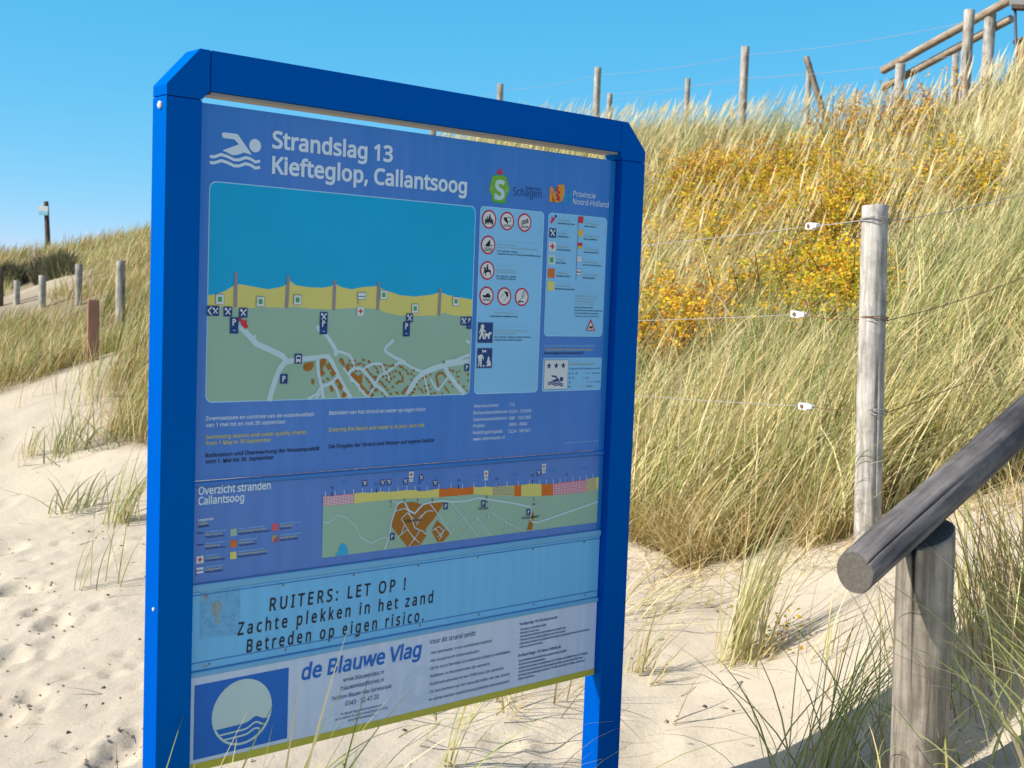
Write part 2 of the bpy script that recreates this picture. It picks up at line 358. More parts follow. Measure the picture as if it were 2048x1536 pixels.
M_BLUE = lacquer() #'blue_lacquer', (0.0002, 0.026, 0.34), 0.60, 0.0, (0.0, 1.0, 1), 1.0)
M_TRIM = paint('bright_blue_trim', (0.004, 0.17, 0.52), 0.4, 0.0)
M_GREYM = paint('grey_aluminium', (0.26, 0.25, 0.24), 0.45, 0.02)
M_SCREW = flat('screw_steel', (0.55, 0.55, 0.55), 0.35)
def prism(name, poly, y0, y1, mat, parent, bev=0.002):
    """poly in (x, z) of the board, extruded from y0 to y1"""
    n = len(poly)
    v = [(x, y0, z) for x, z in poly] + [(x, y1, z) for x, z in poly]
    f = [tuple(range(n)), tuple(range(2 * n - 1, n - 1, -1))] + [(i, i + n, (i + 1) % n + n, (i + 1) % n) for i in range(n)]
    o = mesh_np(name, v, f, mat, parent=parent)
    import bmesh
    bm = bmesh.new(); bm.from_mesh(o.data); bmesh.ops.recalc_face_normals(bm, faces=bm.faces)
    if bev: bmesh.ops.bevel(bm, geom=list(bm.edges), offset=bev, segments=2, affect='EDGES', profile=0.5)
    bm.to_mesh(o.data); bm.free()
    return o
def box(name, x0, x1, y0, y1, z0, z1, mat, parent, bev=0.0015):
    return prism(name, [(x0, z0), (x1, z0), (x1, z1), (x0, z1)], y0, y1, mat, parent, bev)
FY, BY = -0.025, 0.037
LX0, LX1 = -0.0895, -0.0126; RX0, RX1 = SW + 0.001, SW + 0.087
zb = ZT - onb(428, 183, FY)[1]; zt = ZT - onb(404, 97, FY)[1]; zch = zt - 0.082; zj = ZT - onb(335, 189, FY)[1]
CH = 0.070; SEAM = 0.0012
box('post', LX0, LX1, FY, BY, -0.5, zj - SEAM, M_BLUE, board)
box('post', RX0, RX1, FY, BY, -0.5, zj - SEAM, M_BLUE, board)
xjl = LX0 + CH + 0.024; xjr = RX1 - CH - 0.026
prism('corner_cap', [(LX0, zj), (LX1, zj), (xjl, zb), (xjl, zt), (LX0 + CH, zt), (LX0, zt - CH - 0.008)], FY, BY, M_BLUE, board)
prism('corner_cap', [(RX0, zj), (RX1, zj), (RX1, zt - CH), (RX1 - CH, zt), (xjr, zt), (xjr, zb)], FY, BY, M_BLUE, board)
box('top_beam', xjl + SEAM, xjr - SEAM, FY, BY, zb, zt, M_BLUE, board)
box('beam_liner', xjl + 0.004, xjr - 0.004, FY + 0.006, BY - 0.006, zb - 0.006, zb - 0.0008, M_GREYM, board, 0.0008)
def disc(n=14): return [(math.cos(2 * math.pi * i / n), math.sin(2 * math.pi * i / n)) for i in range(n)]
def screw(x, y, z, r, axis, mat, parent):
    n = 12; v = []; 
    for rr, h in ((r, 0), (r, .5 * r), (.55 * r, .75 * r)):
        for c, s in disc(n):
            v.append((x + rr * c, y - h, z + rr * s) if axis == 'y' else (x - h, y + rr * c, z + rr * s))
    f = [(k * n + i, k * n + (i + 1) % n, (k + 1) * n + (i + 1) % n, (k + 1) * n + i) for k in range(2) for i in range(n)] + [tuple(range(2 * n, 3 * n))]
    return mesh_np('screw', v, f, mat, parent=parent)
screw(LX0, (FY + BY) / 2 - .006, zj - 0.018, 0.0075, 'x', M_SCREW, board)
screw(LX0, (FY + BY) / 2 - .012, ZT - onb(318, 1222, FY)[1], 0.004, 'x', M_SCREW, board)

# printed sheets ---------------------------------------------------------
class Ink:
    """flat print on one sheet: polygons in (u, v), each colour one material, each call one layer further out"""
    def __init__(s): s.v = []; s.f = []; s.mi = []; s.mats = []; s.k = 0
    def m(s, mat):
        if mat not in s.mats: s.mats.append(mat)
        return s.mats.index(mat)
    def poly(s, pts, mat, lay):
        b = len(s.v); s.v += [(u, -0.0003 * lay, ZT - v) for u, v in pts]; 
        a = sum(pts[i][0] * pts[(i + 1) % len(pts)][1] - pts[(i + 1) % len(pts)][0] * pts[i][1] for i in range(len(pts)))
        ids = list(range(b, b + len(pts)))
        s.f.append(tuple(ids if a < 0 else ids[::-1])); s.mi.append(s.m(mat))
    def build(s, name, parent, label=None):
        o = mesh_np(name, s.v, s.f, s.mats, matidx=s.mi, parent=parent)
        if label: o['label'] = label
        return o
# outlines of a plain grotesque alphabet: per line a letter, its width, its contours (base 90 pairs, 1/500 em)
GLYPHS = r''' &5
!&8%]%|%S(u%x(u%p%| %f%3%^%5%V%9%R%@%P%J%R%U%V%]%f%b%u%]%y%U%{%J%y%@%u%9%n%5
'&*%U&x%N(u%o(u%h&x
(&C%x$^%b$}%Q%F%H%m%E&:%H&c%Q(/%b(S%x(u&9(u&#(S%p(.%g&c%d&:%g%o%p%H&#%#&8$^
)&C%B$^%W%#%g%H%o%o%r&:%o&c%g(.%W(S%B(u%_(u%u(S&)(/&2&c&5&:&2%m&)%F%u$}%_$^
,&8%F$h%T%L%W%`%w%`%y%[%t%I%m%4%]$h
-&J%E&+%E&E&=&E&=&+
.&8%f%3%^%5%V%9%R%@%P%J%R%U%V%]%f%b%u%]%y%U%{%J%y%@%u%9%n%5
/&[%;%8&;(u&X(u%X%8
0(D&>%5%u%=%]%U%M%}%H&V%J&{%P(?%[(W%k(j&#(u&>(x&b(p&{(W(/(0(4&V(2&2(,%o&|%U&m%C&X%8 &>%N&U%T&e%g&n&+&q&V&n(&&e(F&U(X&>(_&%(X%r(F%j(&%g&V%j&+%r%g&%%T
1(D&8%8&8(9&:(U&$(B%f(.%V(A&=(u&U(u&U%8
2(D%H%8%H%Q&>&G&V&e&_&s&d(%&f(6&c(G&Y(T&K([&:(_&*(]%w(X%i(Q%[(G%K([%Z(g%l(p&$(v&:(x&X(t&p(g(#(R()(7(&($&|&o&s&_&g&N&W&=%n%S(3%S(3%8
3(D&/%5%x%5%g%7%V%;%G%B%G%^%i%R&/%M&K%Q&_%Z&i%j&m%~&i&6&Z&C&E&K&)&M%m&M%m&g&)&g&C&j&V&t&c(&&f(:&c(I&Z(U&L(]&:(_&((^%s(Y%W(J%H(_%W(i%i(q%}(v&9(x&Z(t&r(g($(S(*(<(%(%&w&p&g&d&R&]&R&[&l&U&~&I(-&8(1%}(/%i(&%W&v%I&d%>&L%7
4(D&X%8&X%o%?%o%?&.&V(v&u(v&u&/(=&/(=%o&u%o&u%8 %]&/&X&/&X(>&Z(V&X(V&R(H&J(;
5(D&1%5%z%5%j%8%Z%<%M%B%M%_%[%W%l%R%|%O&2%N&J%Q&]%Z&j%k&n&(&j&<&_&L&L&U&1&X&&&X%v&W%c&S%S&^%](u&{(u&{(Y%v(Y%p&n&$&q&:&r&]&m&v&`(+&H(1&+(+%d&t%J&W%:
6(D&B%5&,%7%t%@%c%N%U%d%M&#%J&D%O&x%U(5%`(K%o(^&&(l&?(u&_(x&w(w&}(u&}([&h(`&`(`&J(^&8(W&+(N%{(B%s(4%n&~%i&X%k&X%t&d&%&m&5&s&I&u&f&p&|&b(0&J(4&+(/%e&{%J&b%: &B%M&U%Q&e%[&o%m&r&+&o&@&f&O&W&Z&C&^&4&[&&&V%x&O%p&F%k&<%i&1%k%~%o%o%v%b&$%W&2%P
7(D%g%8&o(Y%G(Y%G(u(4(u(4(^&,%8
8(D&?%5%x%9%^%F%N%Z%H%v%J&*%O&8%W&C%n&U%{&[%k&g%]&u%S(*%P(>%S(O%Z(^%f(i%t(q&*(v&>(x&Z(t&r(i(&(V(,(>(*(0($($&y&u&p&m&X&^&t&M(#&C(,&8(1&+(3%w(.%[&y%F&`%9 &?&i&O&q&]&{&f(,&i(=&f(L&^(V&O(^&=(`&-(^%z(V%q(L%n(=%p(1%t((%{&{&3&o &>%L&T%O&d%X&n%f&q%w&n&,&d&9&S&D&9&O&$&E%r&:%i&,%f%v%i%f%s%X&(%O
9(D%y%5%j%5%Z%8%Z%Q%i%N%y%M&3%O&E%U&R%_&^%k&f%y&k&.&p&T&n&T&e&I&W&@&G&:&4&8%s&<%]&K%N&c%I(%%K(>%R(R%_(c%n(n&%(v&;(x&Q(u&f(m&v(^(((I(0(.(3&h(.&4((%x&y%b&j%O&V%A&=%8 &:&O&I&P&V&U&a&^&i&g&n&q&p&|&n(/&j(=&c(J&X(U&K(]&;(_&(([%t(P%j(?%g(&%j&m%r&]&%&R
:&8%f&j%^&k%V&o%R&v%P(%%R(1%V(8%f(=%u(8%y(1%{(%%y&v%u&o%n&k %f%3%^%5%V%9%R%@%P%J%R%U%V%]%f%b%u%]%y%U%{%J%y%@%u%9%n%5
;&8%e&j%]&k%V&o%Q&v%P(%%Q(1%V(8%](;%e(=%t(8%y(1%z(%%y&v%t&o%m&k %B$h%F$u%T%`%t%`%v%[%q%I%b$z%Y$h
?&q%h%|%i&6%n&J%s&R%{&[&>&w&D&~&H(+&K(<&H(J&@(U&4([%}(^%n(]%`(Y%F(O%<(h%J(n%l(w&#(x&@(t&V(h&d(U&h(<&g(.&c&~&]&t&T&j&5&M&)&?&$&0&$%| %u%3%m%5%f%9%b%@%`%J%b%U%f%]%u%b&)%]&-%U&/%J&-%@&)%9%}%5
@)X&p$u&K$y&,%)%n%;%Z%S%O%s%K&<%N&Z%U&w%b(5%r(J&,(]&D(j&a(r(%(u(G(q(e(f(}(T)5(<)A&z)D&V)D&G)A&8)6%x).%m)#%e(s%_(e%^(W%`(L%g(E%p(A%{(?%{(8%o(.%f&{%`&k%^&S%b&C%o&8&(&5&A&7&V&=&i&H&x&V()&h(0&}(3(?(0(U(+(R&@(S&%(X%x(_%t(g%r(q%u(y%{)#&*))&7),&F)-&V)*&t({(1(l(D(X(R(@([(%(_&^(Z&?(N&((;%r&}%h&`%e&=%k%l&#%K&D%7&p%0()%1(=%5(_%?(_%((N$}(=$y(*$v &o%r($%v(0&%(6&6(9&J(;&u()&x&n&v&c&p&Y&g&S&[&P&N&O&@&Q&.&W%|&b%u
A([%8%8&<(v&W(v(Z%8(;%8&y&(%t&(%W%8 %~&C&p&C&T(2&I(V&A(8
B(_%Y%8%Y(u&C(u&l(q(-(g(>(T(D(8(A($(8&p(*&e&q&^&q&](2&S(=&K(E&A(J&3(L%}(G%`(6%J&v%<&S%8 %x&i&I&i&d&k&t&s&}(#($(5&|(F&r(Q&`(X&D(Z%x(Z %x%R&M%R&i%U&z%_()%m(,&$()&6&z&C&h&L&K&N%x&N
C(X&b%5&?%8&#%D%i%V%Y%p%P&3%L&V%P&y%Z(<%k(U&&(i&C(t&g(x(/(u(N(j(B(O()(Y&v(]&f(^&C(V&)(C%s(#%m&V%s&.&&%j&A%V&f%O()%R(D%Y(D%>()%7&t%5
D(z%Y%8%Y(u&H(u&k(q(-(g(E(V(V(?(b&}(f&X(]%~(D%W&w%@&A%8 %x%R&=%R(,%k(E&W(?(&(-(D&k(T&D(Z%x(Z
E(?%Y%8%Y(u(+(u(+(Y%x(Y%x&i($&i($&N%x&N%x%S(+%S(+%8
F(2%Y%8%Y(u(+(u(+(Y%x(Y%x&_(#&_(#&D%x&D%x%8
G(y&f%5&C%8&&%D%k%V%Z%o%P&2%L&V%P&z%[(=%n(U&,(i&J(t&p(x(((w(L(p(](j(Q(O(4(Y(#(]&n(^&G(V&*(C%s(#%m&V%o&;%v%~&&%k&8%[&O%R&m%O&|%O(8%R(A%U(A&B&h&B&h&^(a&^(a%A(8%8&~%5
H(~%Y%8%Y(u%x(u%x&i(>&i(>(u(](u(]%8(>%8(>&N%x&N%x%8
I&P%E%8%E%I%c%P%c(]%E(c%E(u&B(u&B(c&%(]&%%P&B%I&B%8
J&:%7$R%)$S$y$W$y$q%/$n%>$o%F$q%M$v%R$}%V%,%W%9%W(u%v(u%v%<%r$y%e$d%P$V
K(T%Y%8%Y(u%x(u%x&X(-(u(P(u&K&f(T%8(0%8&5&Q%x&;%x%8
L(4%Y%8%Y(u%x(u%x%S(,%S(,%8
M)[%Y%8%Y(u&+(u&v%d&w%d(i(u):(u):%8(w%8(w()(y(V(x(V(&%8&i%8%t(V%s(V%u(:%u%8
N))%Y%8%Y(u%|(u(G%b(I%b(F&F(F(u(d(u(d%8(?%8%t(K%s(K%u(.%u%8
O)0&b%5&?%9%~%D%i%W%Y%p%P&4%L&W%P&z%Y(=%i(V%~(i&?(u&c(x()(u(D(i(Z(V(j(=(t&z(w&V(t&3(j%p(Z%W(D%D()%9 &b%O(+%U(C%j(Q&.(V&V(Q($(C(C(+(W&c(^&>(W&%(C%r($%m&V%r&.&%%j&>%U
P(O%Y%8%Y(u&>(u&h(p()(b(9(K(>(-(<&u(5&c()&R&r&F&Y&>&8&;%x&;%x%8 %x&U&5&U&S&X&i&a&v&p&z(,&v(@&k(N&W(W&;(Z%x(Z
Q)0(>$Y&k%5&b%5&?%9%~%D%i%W%Y%p%P&4%L&W%P&z%Y(=%i(V%~(i&?(u&c(x()(u(D(i(Z(V(j(=(t&z(w&V(r&-(e%f(N%K(0%;(j$Y &b%O(+%U(C%j(Q&.(V&V(Q($(C(C(+(W&c(^&>(W&%(C%r($%m&V%r&.&%%j&>%U
R(U%Y%8%Y(u&A(u&i(q()(d(9(N(>(0(<&y(7&k(/&_($&U&i&I(P%8(-%8&L&A%x&A%x%8 %x&[&A&[&Z&^&l&g&v&u&z(.&v(B&l(P&Y(W&?(Z%x(Z
S(<&1%5%y%5%V%;%I%@%I%^%h%S%z%P&2%O&J%Q&[%Y&f%g&i%v&h&%&d&/&]&7&R&>%p&Y%]&i%P&|%L(:%O(L%V([%c(h%r(q&*(v&?(x&R(w&t(p(&(k&x(P&k(U&N(]&>(^&*(Z%w(S%o(H%l(:%m(/%q(%%w&y&%&r&4&k&Y&[&j&S&w&I($&=(+&/(-%y(&%]&p%F&T%9
T(?&,%8&,(Y%;(Y%;(u(;(u(;(Y&J(Y&J%8
U(z&X%5&0%;%o%M%]%j%V&3%V(u%u(u%u&2%y%s&*%`&>%S&Y%O&v%S(.%a(9%u(=&3(=(u([(u([&3(X%v(Q%a(D%N(2%@&v%8
V(M&4%8%8(u%X(u&9&%&C%Z&E%g&R&5(.(u(M(u&R%8
W)c%|%8%<(u%](u&+&,&2%]&7%z&?&=&j(u(/(u([&<(d%x(i%](m%x(t&<)>(u)_(u(y%8(Z%8(((+&z(P&s(/&@%8
X(I%9%8&/&[%>(u%a(u&A&q&}(u(B(u&R&](G%8($%8&@&F%Y%8
Y(B&.%8&.&:%8(u%Y(u&=&X&|(u(B(u&L&;&L%8
Z(D%E%8%E%O&j(Y%I(Y%I(u(4(u(4(^%j%S(7%S(7%8
a(@&%%5%k%8%X%B%K%R%G%k%M&(%^&:%x&E&D&I&c&J&a&i&Y&u&M&|&=&~&/&}%}&z%e&p%[(,%x(6&.(:&?(;&[(7&p(-&|&u($&Y($%8&k%8&e%R&d%R&W%E&J%<&;%6 &-%L&B%P&S%Y&_%j&c&%&c&6&G&5&+&2%t&*%j%z%g%k%i%^%p%T%{%N
b(S&P%5&=%7&-%<%|%E%s%O%q%O%k%8%U%8%U))%s))%s(0%q&{%s&{%|(+&-(3&=(9&P(;&o(5(,(#(;&b(@&8(;%j(,%L&o%; &K%M&b%R&q%`&z%v&|&8&p&l&K&}&3&y%~&m%v&W%s&9%v%u%~%`&3%R
c($&C%5&,%7%s%>%c%K%U%^%M%u%J&7%M&U%V&n%d($%u(2&.(9&R(;&u(2&l&t&X&z&N&|&D&|%w&k%j&7%m%v%w%`&,%R&B%N&P%O&]%Q&r%Y&r%>&i%:&^%7&Q%5
d(S&:%5%w%:%`%L%P%j%J&8%P&a%`(#%w(5&;(;&N(9&^(4&j(+&s&|&u&|&s(;&s))(6))(6%8&y%8&u%P&s%P&j%F&^%=&N%7 &?%M&W%Q&h%^&q%q&t&2&q&U&i&l&X&y&?&~&*&y%v&k%m&T%j&7%m%u%v%`&*%R
e(A&G%5&/%7%u%?%c%L%U%_%M%v%J&7%M&R%T&j%a&}%q(0&*(8&@(;&V(9&i(1&x($(&&p(.&[(0&D(0&2%j&2%n%r%z%_&1%R&H%N&Y%O&h%Q((%Z((%@&h%7&X%5 %k&J&l&J&j&_&b&p&S&{&@&~&-&{%y&q%p&`
f&R%^%8%^&|%=&|%=(/%^(9%a(b%m(w&$)&&=)+&Q))&a)$&X(i&=(n&0(k&&(d%}(V%{(8&M(8&M&|%{&|%{%8
g(S&?$A%v$D%Y$M%Y$i%w$^&A$Z&V$^&f$i&p$y&t%3&t%L&u%P&s%P&[%;&;%5%w%;%_%M%O%l%J&8%O&_%_&}%v(5&:(;&K(:&Z(5&i(,&u&{&y(8(6(8(6%5(1$n&}$U&d$F &?%M&W%P&h%[&q%p&t&8&q&W&g&n&V&z&>&}&*&y%v&l%m&U%j&7%m%u%v%_&*%Q
h(T%U%8%U))%s))%s(+%q&z%s&z%~(+&0(4&@(9&Q(;&n(7(((+(4&r(8&S(8%8&v%8&v&Q&l&s&M&}&3&y%~&m%v&W%s&;%s%8
i&5%e(V%^(W%W([%S(a%R(j%S(r%W(x%^({%e(|%k({%q(x%t(r%v(j%t(a%q([%k(W %U%8%U(8%s(8%s%8
j&5%e(V%^(W%W([%S(a%R(j%S(r%W(x%^({%e(|%k({%q(x%t(r%v(j%t(a%q([%k(W %?$A%%$E%%$^%6$Z%F$[%M$a%S$i%U$w%U(8%s(8%s$x%p$b%g$P%V$E
k(7%U%8%U))%s))%s&R%q&;%s&;&-&U&h(8(/(8&@&E(4%8&l%8&,&2%s%{%s%8
l&5%U%8%U))%s))%s%8
m)e%U%8%U(8%m(8%r&z%}(,&/(4&>(:&M(;&q(4(+&x(7(+(E(4(U(9(g(;)&(7):(,)E&r)I&S)I%8),%8),&R(}&s(b&}(J&z(<&n(3&[(0&A(0%8&n%8&n&R&e&s&H&}&1&y%~&m%v&W%s&;%s%8
n(T%U%8%U(8%m(8%r&z%~(,&1(4&@(:&Q(;&n(7(((,(4&r(8&S(8%8&v%8&v&Q&l&s&M&}&4&y&#&m%v&W%s&;%s%8
o(O&C%5&-%7%t%@%c%M%U%`%M%x%J&8%P&a%b&~%|(5&D(;&[(9&p(0(%&~(2&l(:&T(=&8(7%l(%%M&g%; &D%M&[%R&m%a&v%w&y&8&v&U&m&k&[&y&C&}&,&y%v&k%m&U%j&8%m%w%w%a&,%R
p(S%U$A%U(8%n(8%r&z%|(*&-(3&=(9&P(;&o(6(,(#(;&b(@&8(;%k(,%L&o%;&P%5&=%7&-%=%|%E%s%O%q%O%s%8%s$A &K%M&Z%O&h%V&q%b&w%p&{&%&|&9&z&T&q&k&a&y&K&}&3&z&#&n%v&Z%s&>%v%v%~%`&3%R
q(S&s$A&s%4&u%P&s%P&j%F&^%=&M%7&:%5%w%:%`%L%P%j%J&8%P&a%`(#%x(5&;(;&N(9&^(3&j(*&u&z&y(8(6(8(6$A &?%M&W%Q&h%]&q%q&t&1&q&U&h&l&W&y&?&~&*&y%v&k%m&T%j&7%m%v%v%`&*%R
r&j%U%8%U(8%n(8%q&r%r&r%|($&.(1&=(9&N(;&Y(;&e(9&a&y&V&{&?&z&3&t&(&k%z&_%u&O%s&>%s%8
s($&(%5%q%5%U%;%I%@%I%[%d%Q%t%N&)%L&<%N&I%T&Q%]&S%h&R%n&O%t&B&#&7&*%d&=%X&E%P&M%K&X%I&g%N&{%](/%r(8&3(;&C(;&`(4&m(/&c&s&J&{&>&}&1&~%|&}%p&x%i&q%f&h%g&a%k&[%y&Q&*&K&J&?&W&8&c&0&j&(&o%x&q%k&l%S&]%B&E%8
t&W&2%5&#%6%s%:%h%@%_%J%Y%Y%W%m%W&|%=&|%=(/%W(;%d(b%u(b%u(8&N(8&N&|%u&|%u%n%w%`%}%U&+%O&=%M&K%O&P%Q&P%:&B%6
u(T&:%5%x%9%d%D%W%Y%S%w%S(8%q(8%q%y%{%X&>%M&X%Q&i%_&r%s&t&4&t(8(7(8(7%8&z%8&u%P&t%P&j%D&[%;&K%6
v(/%}%8%8(8%X(8&&%{&1%Y&2%R&4%R&5%Y&=%s&j(8(/(8&D%8
w)2%n%8%<(8%Z(8%x&#&$%W&%%W&(%^&)%f&2&-&R(8&s(8(?%o(B%c(C%W(E%W(I%o(k(8).(8(V%8(4%8&l&Q&c&t&b&t&^&`&U&C&5%8
x(6%>%8&$&:%A(8%d(8&7&N&f(8(,(8&H&:(0%8&i%8&7&%%`%8
y(/%T$A%<$D%<$]%E$Z%P$Z%^$]%i$c%r$m&&%7%8(8%X(8&$&,&.%m&4%U&5%U&@%y&j(8(/(8&<$z&1$c%~$Q%m$E
z&}%E%8%E%K&L&|%K&|%K(8&m(8&m&}%h%O&p%O&p%8'''
_A = ''.join(chr(i) for i in range(35, 127) if chr(i) not in "\\'")
def _dec(s): return [_A.index(s[i]) * len(_A) + _A.index(s[i + 1]) - 200 for i in range(0, len(s), 2)]
FONT = {}
for _l in GLYPHS.split('\n'):
    cons = []
    for c in _l[3:].split(' '):
        if c: q = _dec(c); cons.append(list(zip(q[::2], q[1::2])))
    fixed = []
    for k, c in enumerate(cons):
        ar = sum(c[i - 1][0] * c[i][1] - c[i][0] * c[i - 1][1] for i in range(len(c)))
        dep = sum(bool(inpoly(np.array([c[0][0] + .01]), np.array([c[0][1] + .013]), o)[0]) for m, o in enumerate(cons) if m != k)
        if (ar > 0) == (dep % 2 == 1): c = c[::-1]
        fixed.append(c)
    FONT[_l[0]] = (_dec(_l[1:3])[0], fixed)
for _u, _b in zip('äöüÄÖÜ', 'aouAOU'):
    gw_, gc_ = FONT[_b]; gt_ = max(y for c in gc_ for x, y in c) + 30; gm_ = gw_ // 2
    FONT[_u] = (gw_, gc_ + [[(gm_ + s_ - 20, gt_), (gm_ + s_ + 20, gt_), (gm_ + s_ + 20, gt_ + 42), (gm_ + s_ - 20, gt_ + 42)] for s_ in (-52, 52)])
_cap = None
def glyphs(text, bold=0.0, space=1.0):
    c = bpy.data.curves.new('txt', 'CURVE'); c.dimensions = '2D'; c.fill_mode = 'FRONT'; x = 0; grow = bold * 1.0 * 500
    for ch in text:
        w, cons = FONT[ch]
        for q in cons:
            if grow:
                g_ = []; nq = len(q)
                for i in range(nq):
                    a_ = np.array(q[i - 1], float); b_ = np.array(q[i], float); d_ = np.array(q[(i + 1) % nq], float)
                    e1 = b_ - a_; e2 = d_ - b_; e1 /= np.linalg.norm(e1) + 1e-9; e2 /= np.linalg.norm(e2) + 1e-9
                    n1 = np.array([e1[1], -e1[0]]); n2 = np.array([e2[1], -e2[0]]); m_ = n1 + n2; m_ /= np.linalg.norm(m_) + 1e-9
                    g_.append(tuple(b_ + m_ * grow / max(.5, float(m_ @ n1))))
                q = g_
            sp_ = c.splines.new('POLY'); sp_.points.add(len(q) - 1); sp_.use_cyclic_u = True
            for pt_, (a, b) in zip(sp_.points, q): pt_.co = ((x + a) / 500, b / 500, 0, 1)
        x += w + (space - 1) * 190
    o = bpy.data.objects.new('txt', c); me = o.to_mesh()
    v = np.array([q.co[:2] for q in me.vertices]); f = []
    for p in me.polygons:
        t = tuple(p.vertices); f.append(t if p.normal.z > 0 else t[::-1])
    o.to_mesh_clear(); bpy.data.objects.remove(o); bpy.data.curves.remove(c)
    return v, f
def text(ink, s, string, x0, y0, x1, cap, mat, lay=6, bold=0.0, slant=0.0, space=1.0):
    """baseline from (x0, y0) to x1, cap height in px, all in the crop's pixels"""
    global _cap
    if _cap is None: _cap = float(np.ptp(glyphs('H')[0][:, 1]))
    v, f = glyphs(string, bold, space)
    u0, v0 = P(s, x0, y0); u1 = U_at(s, x1, v0); h = v0 - P(s, x0, y0 - cap)[1]
    lo, hi = v[:, 0].min(), v[:, 0].max()
    Y = v[:, 1] * h / _cap; X = (v[:, 0] - lo) / (hi - lo) * (u1 - u0) + u0 + slant * Y
    b = len(ink.v); ink.v += [(a, -0.0003 * lay, ZT - v0 + c) for a, c in zip(X, Y)]
    k = ink.m(mat)
    for q in f: ink.f.append(tuple(i + b for i in q)); ink.mi.append(k)
def rrect(s, tl, br, r):
    u0, v0 = P(s, *tl); u1, v1 = P(s, *br); return rr_uv(u0, v0, u1, v1, r)
def rr_uv(u0, v0, u1, v1, r, n=6):
    pts = []
    for cx, cy, a0 in ((u1 - r, v0 + r, -90), (u1 - r, v1 - r, 0), (u0 + r, v1 - r, 90), (u0 + r, v0 + r, 180)):
        for i in range(n + 1):
            a = R(a0 + 90 * i / n); pts.append((cx + r * math.cos(a), cy + r * math.sin(a)))
    return pts
def stroke(ink, pts, w, mat, lay):
    """a line of width w through (u, v) points, mitred"""
    pts = [np.array(p) for p in pts]; L = []; Rr = []
    for i, p in enumerate(pts):
        a = pts[max(0, i - 1)]; b = pts[min(len(pts) - 1, i + 1)]
        if 0 < i < len(pts) - 1:
            d1 = (p - a) / (np.linalg.norm(p - a) + 1e-9); d2 = (b - p) / (np.linalg.norm(b - p) + 1e-9); t = d1 + d2; t /= np.linalg.norm(t) + 1e-9
            n = np.array([-t[1], t[0]]); k = min(2.0, 1 / max(.5, abs(n @ np.array([-d1[1], d1[0]]))))
        else:
            t = (b - a) / (np.linalg.norm(b - a) + 1e-9); n = np.array([-t[1], t[0]]); k = 1
        L.append(p + n * w / 2 * k); Rr.append(p - n * w / 2 * k)
    for i in range(len(pts) - 1): ink.poly([tuple(L[i]), tuple(L[i + 1]), tuple(Rr[i + 1]), tuple(Rr[i])], mat, lay)
def circ(c, rx, ry=None, n=28): ry = ry or rx; return [(c[0] + rx * math.cos(2 * math.pi * i / n), c[1] + ry * math.sin(2 * math.pi * i / n)) for i in range(n)]
def ring(ink, c, ro, ri, mat, lay, n=28):
    o = circ(c, ro, n=n); i_ = circ(c, ri, n=n)
    for k in range(n): ink.poly([o[k], o[(k + 1) % n], i_[(k + 1) % n], i_[k]], mat, lay)
def rect(c, w, h, dx=0, dy=0): return [(c[0] + dx - w / 2, c[1] + dy - h / 2), (c[0] + dx + w / 2, c[1] + dy - h / 2), (c[0] + dx + w / 2, c[1] + dy + h / 2), (c[0] + dx - w / 2, c[1] + dy + h / 2)]
def unit(c, k, pts): return [(c[0] + x * k, c[1] + y * k) for x, y in pts]
def ink_mat(name, col, rough=0.38): return flat('print_' + name, col, rough, 0.25, 0.05)
def sheetmat(name, col, col2, rough=0.3):
    """printed sheet: even colour, faint vertical fading, wipe marks and drip streaks"""
    m, t, n, b = newmat(name); b.inputs['Specular IOR Level'].default_value = 0.3
    tc = nd(t, 'ShaderNodeTexCoord')
    n1 = nd(t, 'ShaderNodeTexNoise'); n1.inputs['Scale'].default_value = 2.2; n1.inputs['Detail'].default_value = 4
    mp = nd(t, 'ShaderNodeMapping'); mp.inputs['Scale'].default_value = (1.0, 1, 0.35)
    t.links.new(tc.outputs['Object'], mp.inputs[0]); t.links.new(mp.outputs[0], n1.inputs['Vector'])
    r = ramp(t, [(0.3, col), (0.7, col2)]); t.links.new(n1.outputs['Fac'], r.inputs[0])
    mp2 = nd(t, 'ShaderNodeMapping'); mp2.inputs['Scale'].default_value = (38, 38, 1.2); t.links.new(tc.outputs['Object'], mp2.inputs[0])
    n2 = nd(t, 'ShaderNodeTexNoise'); n2.inputs['Scale'].default_value = 1; n2.inputs['Detail'].default_value = 6; t.links.new(mp2.outputs[0], n2.inputs['Vector'])
    r2 = ramp(t, [(0.3, (0.9, 0.9, 0.9)), (0.7, (1.08, 1.08, 1.08))]); t.links.new(n2.outputs['Fac'], r2.inputs[0])
    mx = nd(t, 'ShaderNodeMixRGB', blend_type='MULTIPLY'); mx.inputs[0].default_value = 0.7
    t.links.new(r.outputs[0], mx.inputs[1]); t.links.new(r2.outputs[0], mx.inputs[2]); t.links.new(mx.outputs[0], b.inputs['Base Color'])
    n3 = nd(t, 'ShaderNodeTexNoise'); n3.inputs['Scale'].default_value = 4; n3.inputs['Detail'].default_value = 7; t.links.new(mp.outputs[0], n3.inputs['Vector'])
    mr = nd(t, 'ShaderNodeMapRange'); mr.inputs['To Min'].default_value = rough - .1; mr.inputs['To Max'].default_value = rough + .2
    t.links.new(n3.outputs['Fac'], mr.inputs['Value']); t.links.new(mr.outputs[0], b.inputs['Roughness'])
    return m
K_WHITE = ink_mat('white', (0.66, 0.70, 0.70)); K_PALE = ink_mat('pale_white', (0.62, 0.74, 0.84)); K_BLACK = ink_mat('black', (0.012, 0.014, 0.022))
K_NAVY = ink_mat('navy', (0.012, 0.05, 0.20)); K_YEL = ink_mat('dull_yellow', (0.60, 0.55, 0.15)); K_LYEL = ink_mat('faded_yellow', (0.36, 0.46, 0.38))
